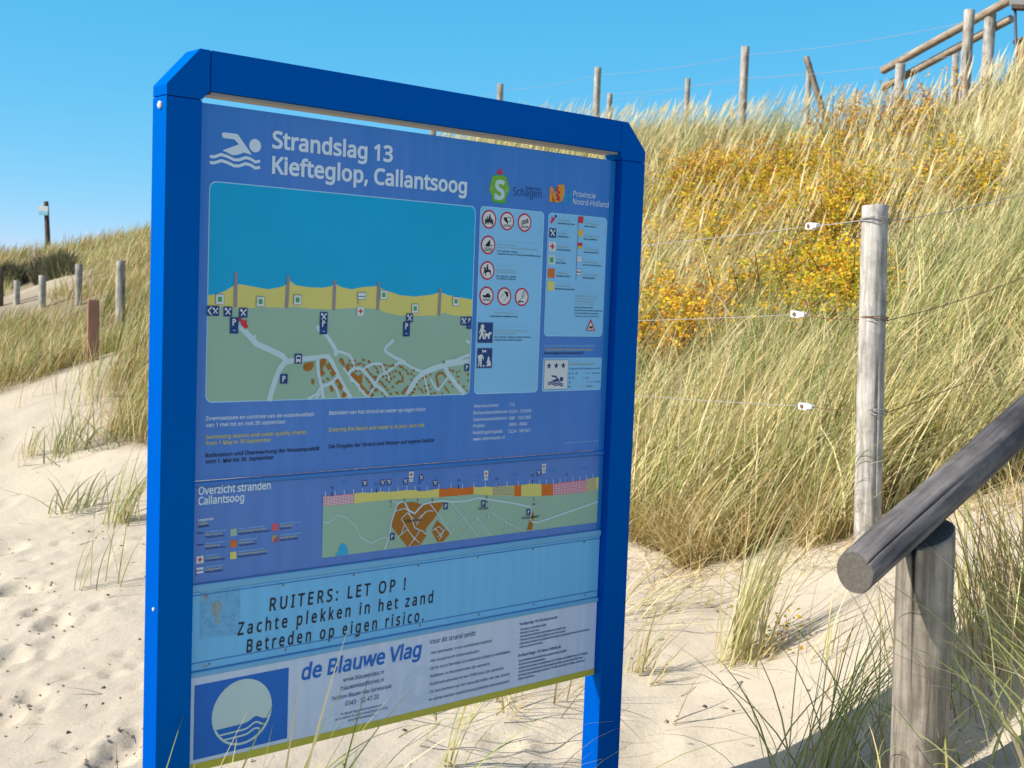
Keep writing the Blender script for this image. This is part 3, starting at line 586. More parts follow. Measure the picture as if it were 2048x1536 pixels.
K_RED = ink_mat('red', (0.50, 0.015, 0.05)); K_BRICK = ink_mat('brick_red', (0.62, 0.03, 0.05)); K_BOX = ink_mat('pale_blue', (0.235, 0.55, 0.84)); K_BOXE = ink_mat('box_edge', (0.36, 0.66, 0.88))
K_SEA = ink_mat('sea', (0.001, 0.37, 0.66)); K_BEACH = ink_mat('beach_yellow', (0.66, 0.60, 0.17)); K_LAND = ink_mat('land_green', (0.30, 0.47, 0.36)); K_ROAD = ink_mat('road', (0.50, 0.66, 0.72))
K_GROYNE = ink_mat('groyne', (0.27, 0.25, 0.30)); K_HOUSE = ink_mat('house_brown', (0.36, 0.14, 0.015)); K_GREEN = ink_mat('green', (0.06, 0.36, 0.10)); K_ORANGE = ink_mat('orange', (0.62, 0.15, 0.02))
K_ROSE = ink_mat('rose', (0.62, 0.10, 0.16)); K_LOGOG = ink_mat('leaf_green', (0.16, 0.42, 0.04)); K_LOGOO = ink_mat('logo_orange', (0.75, 0.30, 0.03)); K_LOGOB = ink_mat('logo_blue', (0.02, 0.28, 0.62))
K_FLAG = ink_mat('flag_blue', (0.002, 0.135, 0.55)); K_FLAGW = ink_mat('flag_white', (0.50, 0.64, 0.66)); K_GREYB = ink_mat('greyblue', (0.10, 0.16, 0.34)); K_OLIVE = ink_mat('olive_yellow', (0.50, 0.46, 0.06))
K_WATER = ink_mat('watermark', (0.505, 0.615, 0.81)); K_LAKE = ink_mat('lake', (0.02, 0.38, 0.66)); K_GOLD = ink_mat('gold', (0.70, 0.48, 0.06))
M_P1 = sheetmat('map_sheet_blue', (0.030, 0.195, 0.60), (0.092, 0.222, 0.60)); M_P2 = sheetmat('overview_sheet_blue', (0.065, 0.20, 0.58), (0.10, 0.22, 0.58))
M_P3 = sheetmat('notice_plate_blue', (0.140, 0.48, 0.82), (0.165, 0.51, 0.84), 0.35); M_P4 = sheetmat('flag_sheet_white', (0.52, 0.64, 0.85), (0.58, 0.67, 0.84), 0.35)
M_LIP = paint('lip_blue', (0.012, 0.16, 0.52), 0.3, 0.01); M_LIP2 = paint('lip_light_blue', (0.13, 0.40, 0.68), 0.35, 0.01); M_SEAM = flat('seam_shadow_rubber', (0.006, 0.02, 0.08), 0.7)
V1, V2, V3, V4 = .6466 * SW, .8274 * SW, .9865 * SW, 1.1648 * SW
LIP = 0.0118
def sheet(name, v0, v1, mat, label=None):
    o = box(name, -0.012, SW - 0.0005, 0.0, 0.010, ZT - v1, ZT - v0, mat, board, 0.0008)
    if label: o['label'] = label
    return o
def lip(v, h, mat, proud=0.006):
    return prism('sheet_lip', [(-0.011, ZT - v - h), (SW - .001, ZT - v - h), (SW - .001, ZT - v), (-0.011, ZT - v)], -proud, 0.008, mat, board, 0.0025)
p1 = sheet('map_sheet', 0, V1, M_P1, 'blue sheet with a large beach map and rules')
p2 = sheet('overview_sheet', V1 + LIP + .002, V2, M_P2, 'blue sheet with a long overview map')
p3 = sheet('notice_plate', V2 + .019, V3 - .004, M_P3, 'light blue plate with a three line warning')
p4 = sheet('flag_sheet', V3 + .0105, V4, M_P4, 'pale sheet with a white disc flag emblem')
lip(V1 + .0015, LIP - .001, M_LIP); lip(V2 + .001, .0165, M_LIP2); lip(V3 - .003, .0125, M_LIP2)
box('edge_trim', SW - 0.0175, SW - 0.0008, -0.0018, -0.0004, ZT - V1 + .001, ZT - 0.001, M_TRIM, board, 0.001)
box('edge_trim', SW - 0.0155, SW - 0.0008, -0.0018, -0.0004, ZT - V2 + .001, ZT - V1 - LIP - .004, M_TRIM, board, 0.001)
for k in range(7):
    u = 0.03 + k * 0.185
    screw(u, -0.0002, ZT - V2 - .030, .0028, 'y', M_GREYM, p3)
    screw(u + .01, -0.0002, ZT - V3 + .014, .0028, 'y', M_GREYM, p3)
box('plate_crease', -0.004, SW - .004, -0.0012, -0.0002, ZT - V2 - .0262, ZT - V2 - .0245, M_LIP, p3, 0)
box('plate_crease', -0.004, SW - .004, -0.0012, -0.0002, ZT - V3 + .020, ZT - V3 + .0217, M_LIP, p3, 0)

# ---- map sheet: heading
k = Ink()
text(k, 'A', 'Strandslag 13', 560, 392, 1382, 112, K_PALE, 3, bold=.022)
text(k, 'A', 'Kiefteglop, Callantsoog', 558, 566, 1888, 112, K_PALE, 3, bold=.022)
k.build('heading_lettering', p1)
def swimmer(ink, s, q, mat, lay, w):
    """q maps the pictogram's own px to the crop"""
    arm = [q(x, y) for x, y in [(840,978),(836,962),(842,950),(856,946),(990,962),(1004,972),(1144,1176),(1060,1152),(1000,1176),(946,1180),(842,1130),(1010,1068),(964,1018),(856,1004),(844,995)]]
    ink.poly([P(s, *p) for p in arm], mat, lay)
    c = P(s, *q(1177, 1082)); e = P(s, *q(1237, 1092)); ink.poly(circ(c, abs(e[0] - c[0])), mat, lay)
    for dy in (0, 62):
        pts = [(712,1192),(760,1196),(830,1172),(900,1196),(960,1226),(1010,1228),(1080,1204),(1130,1218),(1180,1250),(1228,1240)]
        stroke(ink, [P(s, *q(x, y + dy)) for x, y in pts], w, mat, lay)
SRC['S'] = (280, 80, 300 / 1536)
k = Ink(); swimmer(k, 'S', lambda x, y: (x, y), K_PALE, 3, .0062); k.build('swimmer_pictogram', p1)

# ---- map sheet: the map
k = Ink()
u0, v0 = P('A', 131, 618); u1, v1 = P('B', 1908, 915); v1 = (v1 + P('B', 112, 980)[1]) / 2
k.poly(rr_uv(u0, v0, u1, v1, .016), K_BOXE, 2)
e = .0022; a0, b0, a1, b1 = u0 + e, v0 + e, u1 - e, v1 - e
sea = [(122,240),(180,232),(240,210),(300,172),(340,165),(420,180),(530,200),(620,185),(660,165),(680,140),(720,172),(800,185),(900,190),(960,180),(990,160),(1030,185),(1100,200),(1180,185),(1270,178),(1330,205),(1430,240),(1530,250),(1640,238),(1710,220),(1760,240),(1920,270)]
lnd = [(122,312),(240,318),(310,328),(380,330),(480,322),(650,325),(720,318),(800,330),(960,338),(1060,330),(1160,325),(1280,335),(1340,360),(1420,378),(1560,380),(1690,378),(1730,360),(1800,380),(1918,385)]
S_ = [P('B', *p) for p in sea]; S_[0] = (a0, S_[0][1]); S_[-1] = (a1, S_[-1][1])
L_ = [P('B', *p) for p in lnd]; L_[0] = (a0, L_[0][1]); L_[-1] = (a1, L_[-1][1])
rr_ = rr_uv(a0, b0, a1, b1, .015)
vm = L_[0][1] + .02
top = [p for p in rr_ if p[1] < vm]; bot = [p for p in rr_ if p[1] >= vm]
k.poly([p for p in top if p[0] < (a0 + a1) / 2] + [p for p in top if p[0] >= (a0 + a1) / 2] + S_[::-1], K_SEA, 3)
k.poly(S_ + L_[::-1], K_BEACH, 3)
k.poly(L_ + [p for p in bot if p[0] >= (a0 + a1) / 2] + [p for p in bot if p[0] < (a0 + a1) / 2], K_LAND, 3)
roads = [('I', .0125, [(655,215),(730,270),(840,390),(900,460),(1080,540),(1250,620),(1310,690),(1230,790),(1170,930),(1120,1080),(1075,1243)]),
 ('I', .0115, [(1300,715),(1390,690),(1600,662),(1830,640),(1900,632)]),
 ('J', .0105, [(0,215),(100,212),(150,280),(220,440),(300,600),(390,740)]),
 ('I', .0085, [(860,350),(885,385)]),
 ('I', .0095, [(1730,215),(1760,270),(1850,330),(1930,450),(1985,545),(1985,625)]),
 ('J', .0065, [(205,140),(300,165),(370,190),(410,250),(435,345)]),
 ('J', .0075, [(360,410),(430,370),(490,360),(545,385),(620,470),(700,570),(790,630),(860,720)]),
 ('J', .0065, [(555,375),(650,310),(740,300),(790,315),(830,420)]),
 ('J', .0065, [(610,722),(660,640),(700,560),(760,460),(850,410),(920,360),(1000,290),(1050,290),(1100,310),(1200,370),(1320,410)]),
 ('J', .0075, [(940,0),(840,90),(825,125),(850,160),(960,225),(1090,285)]),
 ('J', .0135, [(1110,705),(1170,590),(1240,490),(1330,415),(1460,360),(1600,315),(1740,290),(1912,275)]),
 ('J', .0075, [(1690,275),(1800,230),(1912,185)]), ('J', .0060, [(1860,0),(1915,40)]),
 ('J', .0125, [(1590,330),(1640,440),(1740,570),(1840,690)]), ('J', .0055, [(1330,440),(1350,560),(1380,700)]),
 ('J', .0055, [(1405,490),(1480,620),(1510,640),(1570,560),(1640,470)]), ('J', .0055, [(860,420),(885,510)]),
 ('J', .0095, [(300,350),(370,440),(480,580),(600,725)]), ('J', .0085, [(225,470),(150,540),(80,575),(10,590)]),
 ('I', .0085, [(1735,665),(1745,850),(1790,1040),(1815,1205)]), ('I', .0065, [(1790,1040),(1720,1150),(1600,1215)]), ('I', .0055, [(1780,1130),(1710,1212)]), ('J', .0060, [(155,560),(200,620),(240,745)]), ('J', .014, [(1600,290),(1690,282)])]
for i, (s, w, pts) in enumerate(roads): stroke(k, [P(s, *p) for p in pts], w, K_ROAD, 4 + i * .12)
k.poly([P('J', *p) for p in [(365,480),(380,540),(420,560),(440,545),(480,600),(495,655),(520,655),(470,590)]], K_ROAD, 4.05)
houses = [('I',[(1540,780),(1560,730),(1600,718),(1685,710),(1680,770),(1650,820),(1590,838),(1550,820)]),('J',[(0,240),(72,238),(72,300),(30,350),(30,385),(62,430),(15,468),(0,465)]),
 ('J',[(70,330),(115,290),(150,355),(205,430),(150,475),(125,420),(150,385),(125,370),(110,395)]),('J',[(180,530),(220,490),(245,520),(290,600),(265,655),(220,600),(235,560),(205,550)]),('J',[(270,720),(280,670),(300,655),(340,700),(300,745)]),
 ('J',[(235,255),(270,230),(285,240),(300,270),(315,310),(295,335),(260,290)]),('J',[(310,345),(360,290),(380,310),(370,350),(385,365),(345,415)]),('J',[(380,445),(420,405),(480,465),(540,430),(530,560),(490,560),(440,510)]),('J',[(500,590),(520,560),(600,650),(640,660),(610,710),(575,680),(560,640),(540,640)]),
 ('J',[(1470,460),(1500,420),(1555,400),(1615,470),(1600,480),(1550,430),(1490,460),(1520,580),(1500,600)]),('J',[(1035,680),(1120,580),(1130,600),(1070,690),(1050,695)]),('J',[(960,560),(1000,515),(1045,530),(1040,455),(1060,455),(1062,540),(1010,545),(975,575)]),
 ('I',[(1650,950),(1690,940),(1690,1010),(1660,1020)]),('I',[(1900,1040),(1930,1035),(1955,1090),(1930,1130),(1910,1090)])]
for i, (s, pts) in enumerate(houses): k.poly([P(s, *p) for p in pts], K_HOUSE, 7.2 + .06 * i)
hs = [(375,265),(440,265),(405,325),(455,320),(490,305),(520,300),(555,325),(552,255),(620,270),(625,285),(690,340),(720,365),(735,410),(770,340),(815,320),(855,330),(895,335),(930,325),(840,380),(595,375),(620,410),(645,440),(680,470),(700,505),(710,475),(585,480),(605,505),(625,540),(655,580),(665,600),(645,620),(700,650),(720,640),(790,680),(760,530),(790,550),(800,570),(830,600),(860,640),(800,465),(850,460),(845,510),(905,495),(880,540),(945,470),(925,415),(965,400),(885,440),(1015,340),(1040,350),(1065,370),(1100,390),(1120,430),(1165,435),(1190,390),(1200,460),(1165,510),(1015,415),(1025,440),(930,600),(970,670),(990,680),(900,690),(1270,520),(1235,570),(1265,620),(1295,640),(1205,630),(1190,670),(1165,680),(1310,670),(1310,490),(1350,470),(1410,440),(1385,580),(1410,630),(1335,590),(1350,650),(1420,690),(1460,680),(1560,685),(1595,605),(1615,635),(1640,665),(1655,540),(1690,595),(1655,385),(1695,395),(1745,415),(1760,470),(1780,395),(1765,540),(1890,440),(1895,520),(1835,595),(1880,650),(1575,285),(95,500),(35,530),(145,620),(130,600),(650,720),(670,700),(825,720),(455,395),(505,400),(1140,705)]
for i, p in enumerate(hs):
    c = P('J', *p); w = .0042 + .0022 * (i * 7 % 5) / 5; a = .6 + .35 * math.sin(i * 2.3); ca, sa = math.cos(a), math.sin(a)
    k.poly([(c[0] + x * w * ca - y * w * .7 * sa, c[1] + x * w * sa + y * w * .7 * ca) for x, y in ((-.6, -.6), (.6, -.6), (.6, .6), (-.6, .6))], K_HOUSE, 8.1)
for xa, ya, xb, yb in [(310,85,306,325),(668,105,656,328),(986,135,978,342),(1286,152,1278,340),(1706,190,1696,380)]:
    stroke(k, [P('B', xa, ya), P('B', xb, yb)], .0072, K_GROYNE, 8.3)
k.build('beach_map', p1)
def fork(ink, c, w, lay, h=None):
    h = h or w * 1.05; ink.poly(rect(c, w, h), K_NAVY, lay)
    stroke(ink, [(c[0] - .26 * w, c[1] - .26 * h), (c[0] + .28 * w, c[1] + .3 * h)], .13 * w, K_WHITE, lay + .5); stroke(ink, [(c[0] + .26 * w, c[1] - .28 * h), (c[0] - .28 * w, c[1] + .3 * h)], .12 * w, K_WHITE, lay + .7)
    ink.poly(circ((c[0] - .25 * w, c[1] - .26 * h), .15 * w, n=12), K_WHITE, lay + .9); ink.poly(rect((c[0] + .28 * w, c[1] - .3 * h), .16 * w, .18 * h), K_WHITE, lay + .9)
def parking(ink, c, w, h, lay, base=0.0):
    ink.poly(rect(c, w, h), K_NAVY, lay); q = (c[0], c[1] - base)
    ink.poly(rect((q[0] - .15 * w, q[1]), .14 * w, w * .72), K_WHITE, lay + 1); 
    n = 12; o = [(q[0] - .1 * w + .30 * w * math.sin(math.pi * i / n), q[1] - .16 * w - .21 * w * math.cos(math.pi * i / n)) for i in range(n + 1)]
    inn = [(q[0] - .1 * w + .15 * w * math.sin(math.pi * i / n), q[1] - .16 * w - .09 * w * math.cos(math.pi * i / n)) for i in range(n + 1)]
    for i in range(n): ink.poly([o[i], o[i + 1], inn[i + 1], inn[i]], K_WHITE, lay + 1.4)
    if base: ink.poly(rect((c[0], c[1] + h * .3), w * .3, h * .05), K_BOX, lay + 1)
def cross(ink, c, w, lay, h=None):
    h = h or w; ink.poly(rect(c, w, h), K_WHITE, lay); ink.poly(rect(c, .62 * w, .2 * w), K_BRICK, lay + 1); ink.poly(rect(c, .2 * w, .62 * w), K_BRICK, lay + 1.4)
def one(name, parent, fn, *a):
    k = Ink(); fn(k, *a); return k.build(name, parent)
for x, y in [(255,352),(360,360),(910,387),(1495,395),(1866,417)]: one('restaurant_symbol', p1, fork, P('B', x, y), .0195, 9)
k = Ink(); c = P('B', 154, 347); k.poly(rect(c, .027, .021), K_NAVY, 9); k.poly(unit(c, .01, [(-1.3,0),(-.5,-.9),(-.2,-.9),(-.9,0),(-.2,.9),(-.5,.9)]), K_WHITE, 10); fork(k, (c[0] + .005, c[1]), .0165, 10); k.build('restaurant_symbol', p1)
for x, y in [(298,447),(908,455),(1474,472)]: one('parking_symbol', p1, parking, P('B', x, y), .0195, .034, 9, .007)
one('parking_symbol', p1, parking, P('B', 1902, 428), .0150, .030, 9, .006); one('parking_symbol', p1, parking, P('B', 637, 811), .0185, .021, 9); one('parking_symbol', p1, parking, P('B', 1886, 733), .0150, .018, 9)
k = Ink(); c = P('B', 735, 674); k.poly(rect(c, .0185, .0215), K_NAVY, 9); k.poly(rr_uv(c[0] - .006, c[1] - .0075, c[0] + .006, c[1] + .006, .003, 3), K_WHITE, 10); k.poly(rect(c, .009, .005, 0, -.002), K_NAVY, 11); k.poly(rect(c, .003, .003, -.0045, .007), K_WHITE, 10); k.poly(rect(c, .003, .003, .0045, .007), K_WHITE, 10); k.build('bus_symbol', p1)
for x, y in [(200,268),(477,284),(730,272),(1318,238),(1532,331),(1811,282)]:
    k = Ink(); c = P('B', x, y); k.poly(rect(c, .0195, .0215), K_GREYB, 9); k.poly(rect(c, .0178, .0198), K_WHITE, 9.6); k.poly(rect(c, .0095, .0105), K_GREEN, 10.2); k.build('beach_pole_symbol', p1)
k = Ink(); c = P('B', 1168, 246); k.poly(rect(c, .0225, .0165), K_GREYB, 9); k.poly(rect(c, .0205, .0145), K_WHITE, 9.6); k.poly(rect(c, .019, .0018, 0, .001), K_GREYB, 10.2)
stroke(k, [P('B', 1145, 228), P('B', 1143, 303)], .0014, K_BLACK, 9.4); k.build('flag_symbol', p1)
one('first_aid_symbol', p1, cross, P('B', 1160, 349), .0172, 9, .020); k = Ink()
k.poly(circ(P('B', 337, 405), .0042, n=14), K_RED, 10); k.poly([P('B', *p) for p in [(345,410),(388,413),(380,425),(394,458),(372,472),(352,445),(345,455)]], K_BRICK, 10)
k.build('location_arrow', p1)

# ---- map sheet: texts below the map
k = Ink()
text(k, 'B', 'Zwemseizoen en controle van de waterkwaliteit', 106, 1095, 846, 26, K_PALE, 3, .012); text(k, 'B', 'van 1 mei tot en met 30 september', 106, 1140, 652, 26, K_PALE, 3, .012)
k.build('season_lettering', p1); k = Ink()
text(k, 'B', 'Betreden van het strand en water op eigen risico', 949, 1057, 1606, 26, K_PALE, 3, .012)
k.build('risk_lettering', p1); k = Ink()
text(k, 'B', 'Swimming season and water quality checks', 105, 1222, 793, 26, K_YEL, 3, .012); text(k, 'B', 'from 1 May to 30 September', 105, 1264, 552, 26, K_YEL, 3, .012); k.build('season_lettering', p1); k = Ink()
text(k, 'B', 'Entering the beach and water is at your own risk', 947, 1172, 1600, 26, K_YEL, 3, .012); k.build('risk_lettering', p1); k = Ink()
text(k, 'B', 'Badesaison und Überwachung der Wasserqualität', 104, 1347, 884, 26, K_BLACK, 3, .012); text(k, 'B', 'vom 1. Mai bis 30. September', 104, 1390, 572, 26, K_BLACK, 3, .012); k.build('season_lettering', p1); k = Ink()
text(k, 'B', 'Die Eingabe der Strand und Wasser auf eigene Gefahr', 946, 1287, 1668, 26, K_BLACK, 3, .008); k.build('risk_lettering', p1); k = Ink()
for i, (a, b) in enumerate([('Alarmnummer:', '112'), ('Beheerderstelefoon:', '0224 - 210400'), ('Zwemwatertelefoon:', '088 - 1021300'), ('Politie:', '0800 - 8844'), ('Reddingsbrigade:', '0224 - 581601'), ('www.zwemwater.nl', '')]):
    xr = [398, 487, 483, 254, 436, 455][i]; y = [1102, 1172, 1240, 1306, 1375, 1440][i]; xl = 138 - 2 * i
    text(k, 'D', a, xl, y, xr, 32, K_PALE, 3, .008)
    if b: text(k, 'D', b, 503 - 2 * i, y - 14, [557, 727, 723, 684, 716][i], 32, K_PALE, 3, .008)
k.build('telephone_lettering', p1); k = Ink()
text(k, 'D', 'aan deze kaart kunnen geen rechten worden ontleend', 1065, 1470, 1415, 9, K_PALE, 3)
k.build('small_print', p1)

# ---- map sheet: logos
k = Ink()
k.poly([P('C', *p) for p in [(368,138),(408,82),(446,146)]], K_BRICK, 3)
gem = [(330,162),(380,152),(405,160),(440,152),(470,168),(488,238),(510,300),(480,350),(468,400),(450,438),(410,432),(350,430),(330,420),(322,360),(292,300),(312,230)]
k.poly([P('C', *p) for p in gem], K_LOGOG, 3); stroke(k, [P('C', *p) for p in [(330,420),(352,432),(410,436),(452,440),(470,402)]], .004, K_GREEN, 3.5)
text(k, 'C', 'S', 350, 392, 452, 185, K_FLAGW, 4, .03)
stroke(k, [P('C', *p) for p in [(352,345),(375,360),(400,388)]], .004, K_FLAGW, 4.3); stroke(k, [P('C', *p) for p in [(352,365),(372,378),(388,392)]], .004, K_FLAGW, 4.3)
for x, y in [(324,292), (474,308)]: ring(k, P('C', x, y), .0045, .003, K_LYEL, 4, 10)
K_LOGOD = ink_mat('logo_dark_blue', (0.02, 0.06, 0.20)); text(k, 'C', 'GEMEENTE', 664, 300, 832, 30, K_LOGOD, 3); text(k, 'C', 'Schagen', 540, 360, 832, 84, K_LOGOD, 3, -.003)
k.build('municipality_logo', p1)
k = Ink()
text(k, 'C', 'N', 912, 415, 1005, 130, K_LOGOO, 3, .045); text(k, 'C', 'H', 1050, 430, 1142, 130, K_LOGOB, 3, .045)
k.poly([P('C', *p) for p in [(995,255),(1065,250),(1070,330),(1045,420),(1000,430)]], K_LOGOO, 4)
stroke(k, [P('C', *p) for p in [(1005,275),(985,310),(1015,330),(990,360),(1015,385),(990,405),(1020,410)]], .0045, K_RED, 5)
text(k, 'C', 'Provincie', 1158, 372, 1384, 58, K_PALE, 3, .004); text(k, 'C', 'Noord-Holland', 1155, 450, 1518, 58, K_PALE, 3, .004)
k.build('province_logo', p1)

# ---- map sheet: the rules box
k = Ink()
k.poly(rr_uv(*P('C', 207, 468), P('C', 862, 530)[0], P('D', 800, 945)[1], .012), K_BOXE, 2); u0, v0 = P('C', 207, 468); u1 = P('C', 860, 530)[0]; v1 = P('D', 790, 942)[1]
k.poly(rr_uv(u0 + .0022, v0 + .0022, u1 - .002, v1 - .002, .011), K_BOX, 3)
for i, (y, a, b) in enumerate([(440,'Von 1 april bis 1 oktober',405), (463,'Ausgenommen am surf strand und Aktivitäten Strand',597), (655,'Von 1 april bis 1 oktober',394), (676,'Von 08.00 bis 19.00 uhr',386), (997,'Ausgenommen aktivitäten strand',404), (1176,'Von 1 april bis 1 oktober von 08.00-19.00 Uhr',516), (1200,'Ausgenommen Hunden führ gebiet',441)]):
    x = [230,229,221,221,166,205,204][i]; text(k, 'M', a, x, y, b, 13, K_BLACK, 5, .012)
for x, y, a, b in [(230,336,'Van 1 april tot 1 oktober',395),(230,356,'Uitgezonderd surfstrand en activiteitenstrand',580),(222,550,'Van 1 april tot 1 oktober',392),(222,572,'Van 08.00 tot 19.00 uur',390),(172,942,'Uitgezonderd activiteitenstrand',398),(206,1072,'Van 1 april tot 1 oktober van 08.00-19.00 uur',518),(206,1096,'Uitgezonderd hondengebied',424)]:
    text(k, 'M', a, x, y, b, 12, K_BOXE, 5, .004)
for x, y, a, b in [(230,385,'From 1 April to 1 October',395),(230,408,'Except surf beach and activity beach',570),(222,600,'From 1 April to 1 October',394),(222,620,'From 08.00 to 19.00 hours',392),(210,968,'Except activity beach',366),(206,1122,'From 1 April to 1 October 08.00-19.00',494),(206,1146,'Except dog area',400)]:
    text(k, 'M', a, x, y, b, 12, K_LYEL, 5, .012)
k.build('rules_box', p1)
WV = [(-.55,.0),(-.3,.08),(-.05,0),(.2,.08),(.45,0),(.6,.05)]
def waves(ink, c, r, y, lay, n=2):
    for j in range(n): stroke(ink, unit(c, r, [(x, yy + y + .15 * j) for x, yy in WV]), .07 * r, K_BLACK, lay + .3 * j)
def sign_fire(i, c, r, l):
    i.poly(unit(c, r, [(-.6,.5),(-.62,0),(-.5,-.1),(-.45,.2),(-.3,-.45),(-.18,.05),(.1,-.7),(.22,-.2),(.15,.15),(.35,-.3),(.42,.15),(.58,-.1),(.62,.5),(.45,.62),(.3,.3),(.15,.6),(0,.25),(-.15,.6),(-.3,.3),(-.42,.62)]), K_BLACK, l)
def sign_ramp(i, c, r, l):
    i.poly(unit(c, r, [(-.55,-.4),(-.1,-.4),(.0,-.2),(.15,.15),(.1,.32),(-.1,.2),(-.5,-.1)]), K_BLACK, l); stroke(i, unit(c, r, [(-.1,-.4),(.5,-.42),(.52,-.05),(.2,.1)]), .07 * r, K_BLACK, l + .5); waves(i, c, r, .4, l)
def sign_raft(i, c, r, l):
    for j in range(3): stroke(i, unit(c, r, [(-.5, -.1 + .17 * j), (.5, -.4 + .17 * j)]), .1 * r, K_BLACK, l + .2 * j)
    stroke(i, unit(c, r, [(.42,-.5),(.55,.05)]), .08 * r, K_BLACK, l + .9); waves(i, c, r, .38, l)
def sign_surf(i, c, r, l):
    i.poly(unit(c, r, [(.25,-.65),(.3,-.1),(.1,.2),(-.5,.15),(-.2,-.2)]), K_BLACK, l); stroke(i, unit(c, r, [(.0,.15),(.2,.05),(.4,.1),(.55,-.05)]), .09 * r, K_BLACK, l + .5); waves(i, c, r, .3, l, 3)
def sign_horse(i, c, r, l):
    i.poly(unit(c, r, [(-.62,-.2),(-.5,-.38),(-.35,-.35),(-.2,-.08),(.35,-.12),(.55,.1),(.6,.45),(.52,.1),(.45,.15),(.55,.42),(.45,.62),(.42,.38),(.25,.15),(-.1,.2),(-.2,.42),(-.12,.62),(-.22,.62),(-.32,.4),(-.38,.2),(-.55,.45),(-.6,.38),(-.48,.08),(-.45,-.15)]), K_BLACK, l)
    i.poly(unit(c, r, [(-.1,-.5),(.08,-.48),(.12,-.1),(.0,.12),(-.1,.1),(-.08,-.15),(-.25,-.2)]), K_BLACK, l + .5); i.poly(circ((c[0] - .0 * r, c[1] - .6 * r), .1 * r, n=10), K_BLACK, l + .7)
def sign_motor(i, c, r, l):
    i.poly(unit(c, r, [(-.65,-.05),(-.1,-.1),(-.02,-.28),(.42,-.28),(.4,-.08),(.6,-.1),(.55,.18),(-.45,.2)]), K_BLACK, l); waves(i, c, r, .32, l, 2)
def sign_kite(i, c, r, l):
    i.poly(unit(c, r, [(-.05,-.62),(.55,-.5),(.6,.1),(.3,-.05)]), K_BLACK, l); stroke(i, unit(c, r, [(.05,-.5),(-.55,.2)]), .05 * r, K_BLACK, l + .5); stroke(i, unit(c, r, [(.45,-.1),(-.1,.6)]), .05 * r, K_BLACK, l + .5)
def sign_kitesurf(i, c, r, l):
    stroke(i, unit(c, r, [(.05,.1),(.0,-.35),(.2,-.65),(.5,-.6),(.5,-.25),(.05,.1),(-.35,.45)]), .06 * r, K_BLACK, l); stroke(i, unit(c, r, [(.3,-.6),(.05,.1)]), .04 * r, K_BLACK, l + .4)
    i.poly(unit(c, r, [(-.55,.5),(-.3,.38),(-.1,.5),(.2,.45),(.35,.62),(.1,.6),(-.2,.62),(-.5,.66)]), K_BLACK, l + .6)
RP = abs(P('M', 222, 165)[0] - P('M', 98, 165)[0]) / 2
for (x, y), fn, nm in zip([(160,165),(314,180),(463,193),(152,384),(145,602),(138,818),(290,823),(439,828)], [sign_fire, sign_ramp, sign_raft, sign_surf, sign_horse, sign_motor, sign_kite, sign_kitesurf],
                          ['open fire', 'boat ramp', 'raft', 'windsurfer', 'horse rider', 'motor boat', 'kite', 'kite surfer']):
    k = Ink(); c = P('M', x, y); k.poly(circ(c, RP), K_RED, 5); k.poly(circ(c, RP * .82), K_WHITE, 5.6); fn(k, c, RP * .95, 6.2)
    k.build('prohibition_roundel', p1, 'red ringed white roundel with a black ' + nm)
k = Ink(); u0, v0 = P('M', 64, 1042); u1, v1 = P('M', 190, 1222); k.poly(rr_uv(u0, v0, u1, v1, .001, 1), K_GREYB, 5); k.poly(rr_uv(u0 + .002, v0 + .002, u1 - .002, v1 - .002, .001, 1), K_NAVY, 5.6)
k.poly(circ(P('M', 103, 1080), .0058, n=14), K_WHITE, 6.2)
k.poly([P('M', *p) for p in [(86,1096),(108,1092),(134,1126),(130,1132),(112,1118),(110,1140),(120,1188),(108,1188),(98,1150),(82,1190),(70,1186),(88,1136),(84,1118),(78,1140),(72,1138)]], K_WHITE, 6.2)
k.poly([P('M', *p) for p in [(116,1136),(150,1140),(164,1126),(182,1132),(178,1146),(166,1150),(160,1186),(150,1186),(148,1164),(132,1164),(128,1188),(118,1186),(122,1158)]], K_WHITE, 6.6)
k.build('dog_walking_sign', p1, 'navy square with a white person leading a dog')
k = Ink(); u0, v0 = P('M', 58, 1262); u1, v1 = P('M', 184, 1436); k.poly(rr_uv(u0, v0, u1, v1, .001, 1), K_GREYB, 5); k.poly(rr_uv(u0 + .002, v0 + .002, u1 - .002, v1 - .002, .001, 1), K_NAVY, 5.6)
k.poly([P('M', *p) for p in [(62,1330),(90,1318),(104,1322),(114,1350),(108,1366),(102,1338),(96,1370),(94,1424),(84,1424),(82,1370),(72,1420),(62,1424),(70,1380)]], K_WHITE, 6.2)
k.poly([P('M', *p) for p in [(98,1274),(112,1284),(132,1280),(136,1290),(132,1306),(126,1294),(114,1296),(110,1306),(104,1304)]], K_WHITE, 6.2); k.poly(circ(P('M', 112, 1416), .0026, n=10), K_WHITE, 6.2)
k.poly([P('M', *p) for p in [(150,1336),(162,1340),(160,1356),(172,1386),(174,1416),(140,1420),(130,1410),(150,1404),(136,1392),(144,1368)]], K_WHITE, 6.4)
k.build('dog_waste_sign', p1, 'navy square with a dog, a horse and a kneeling person')

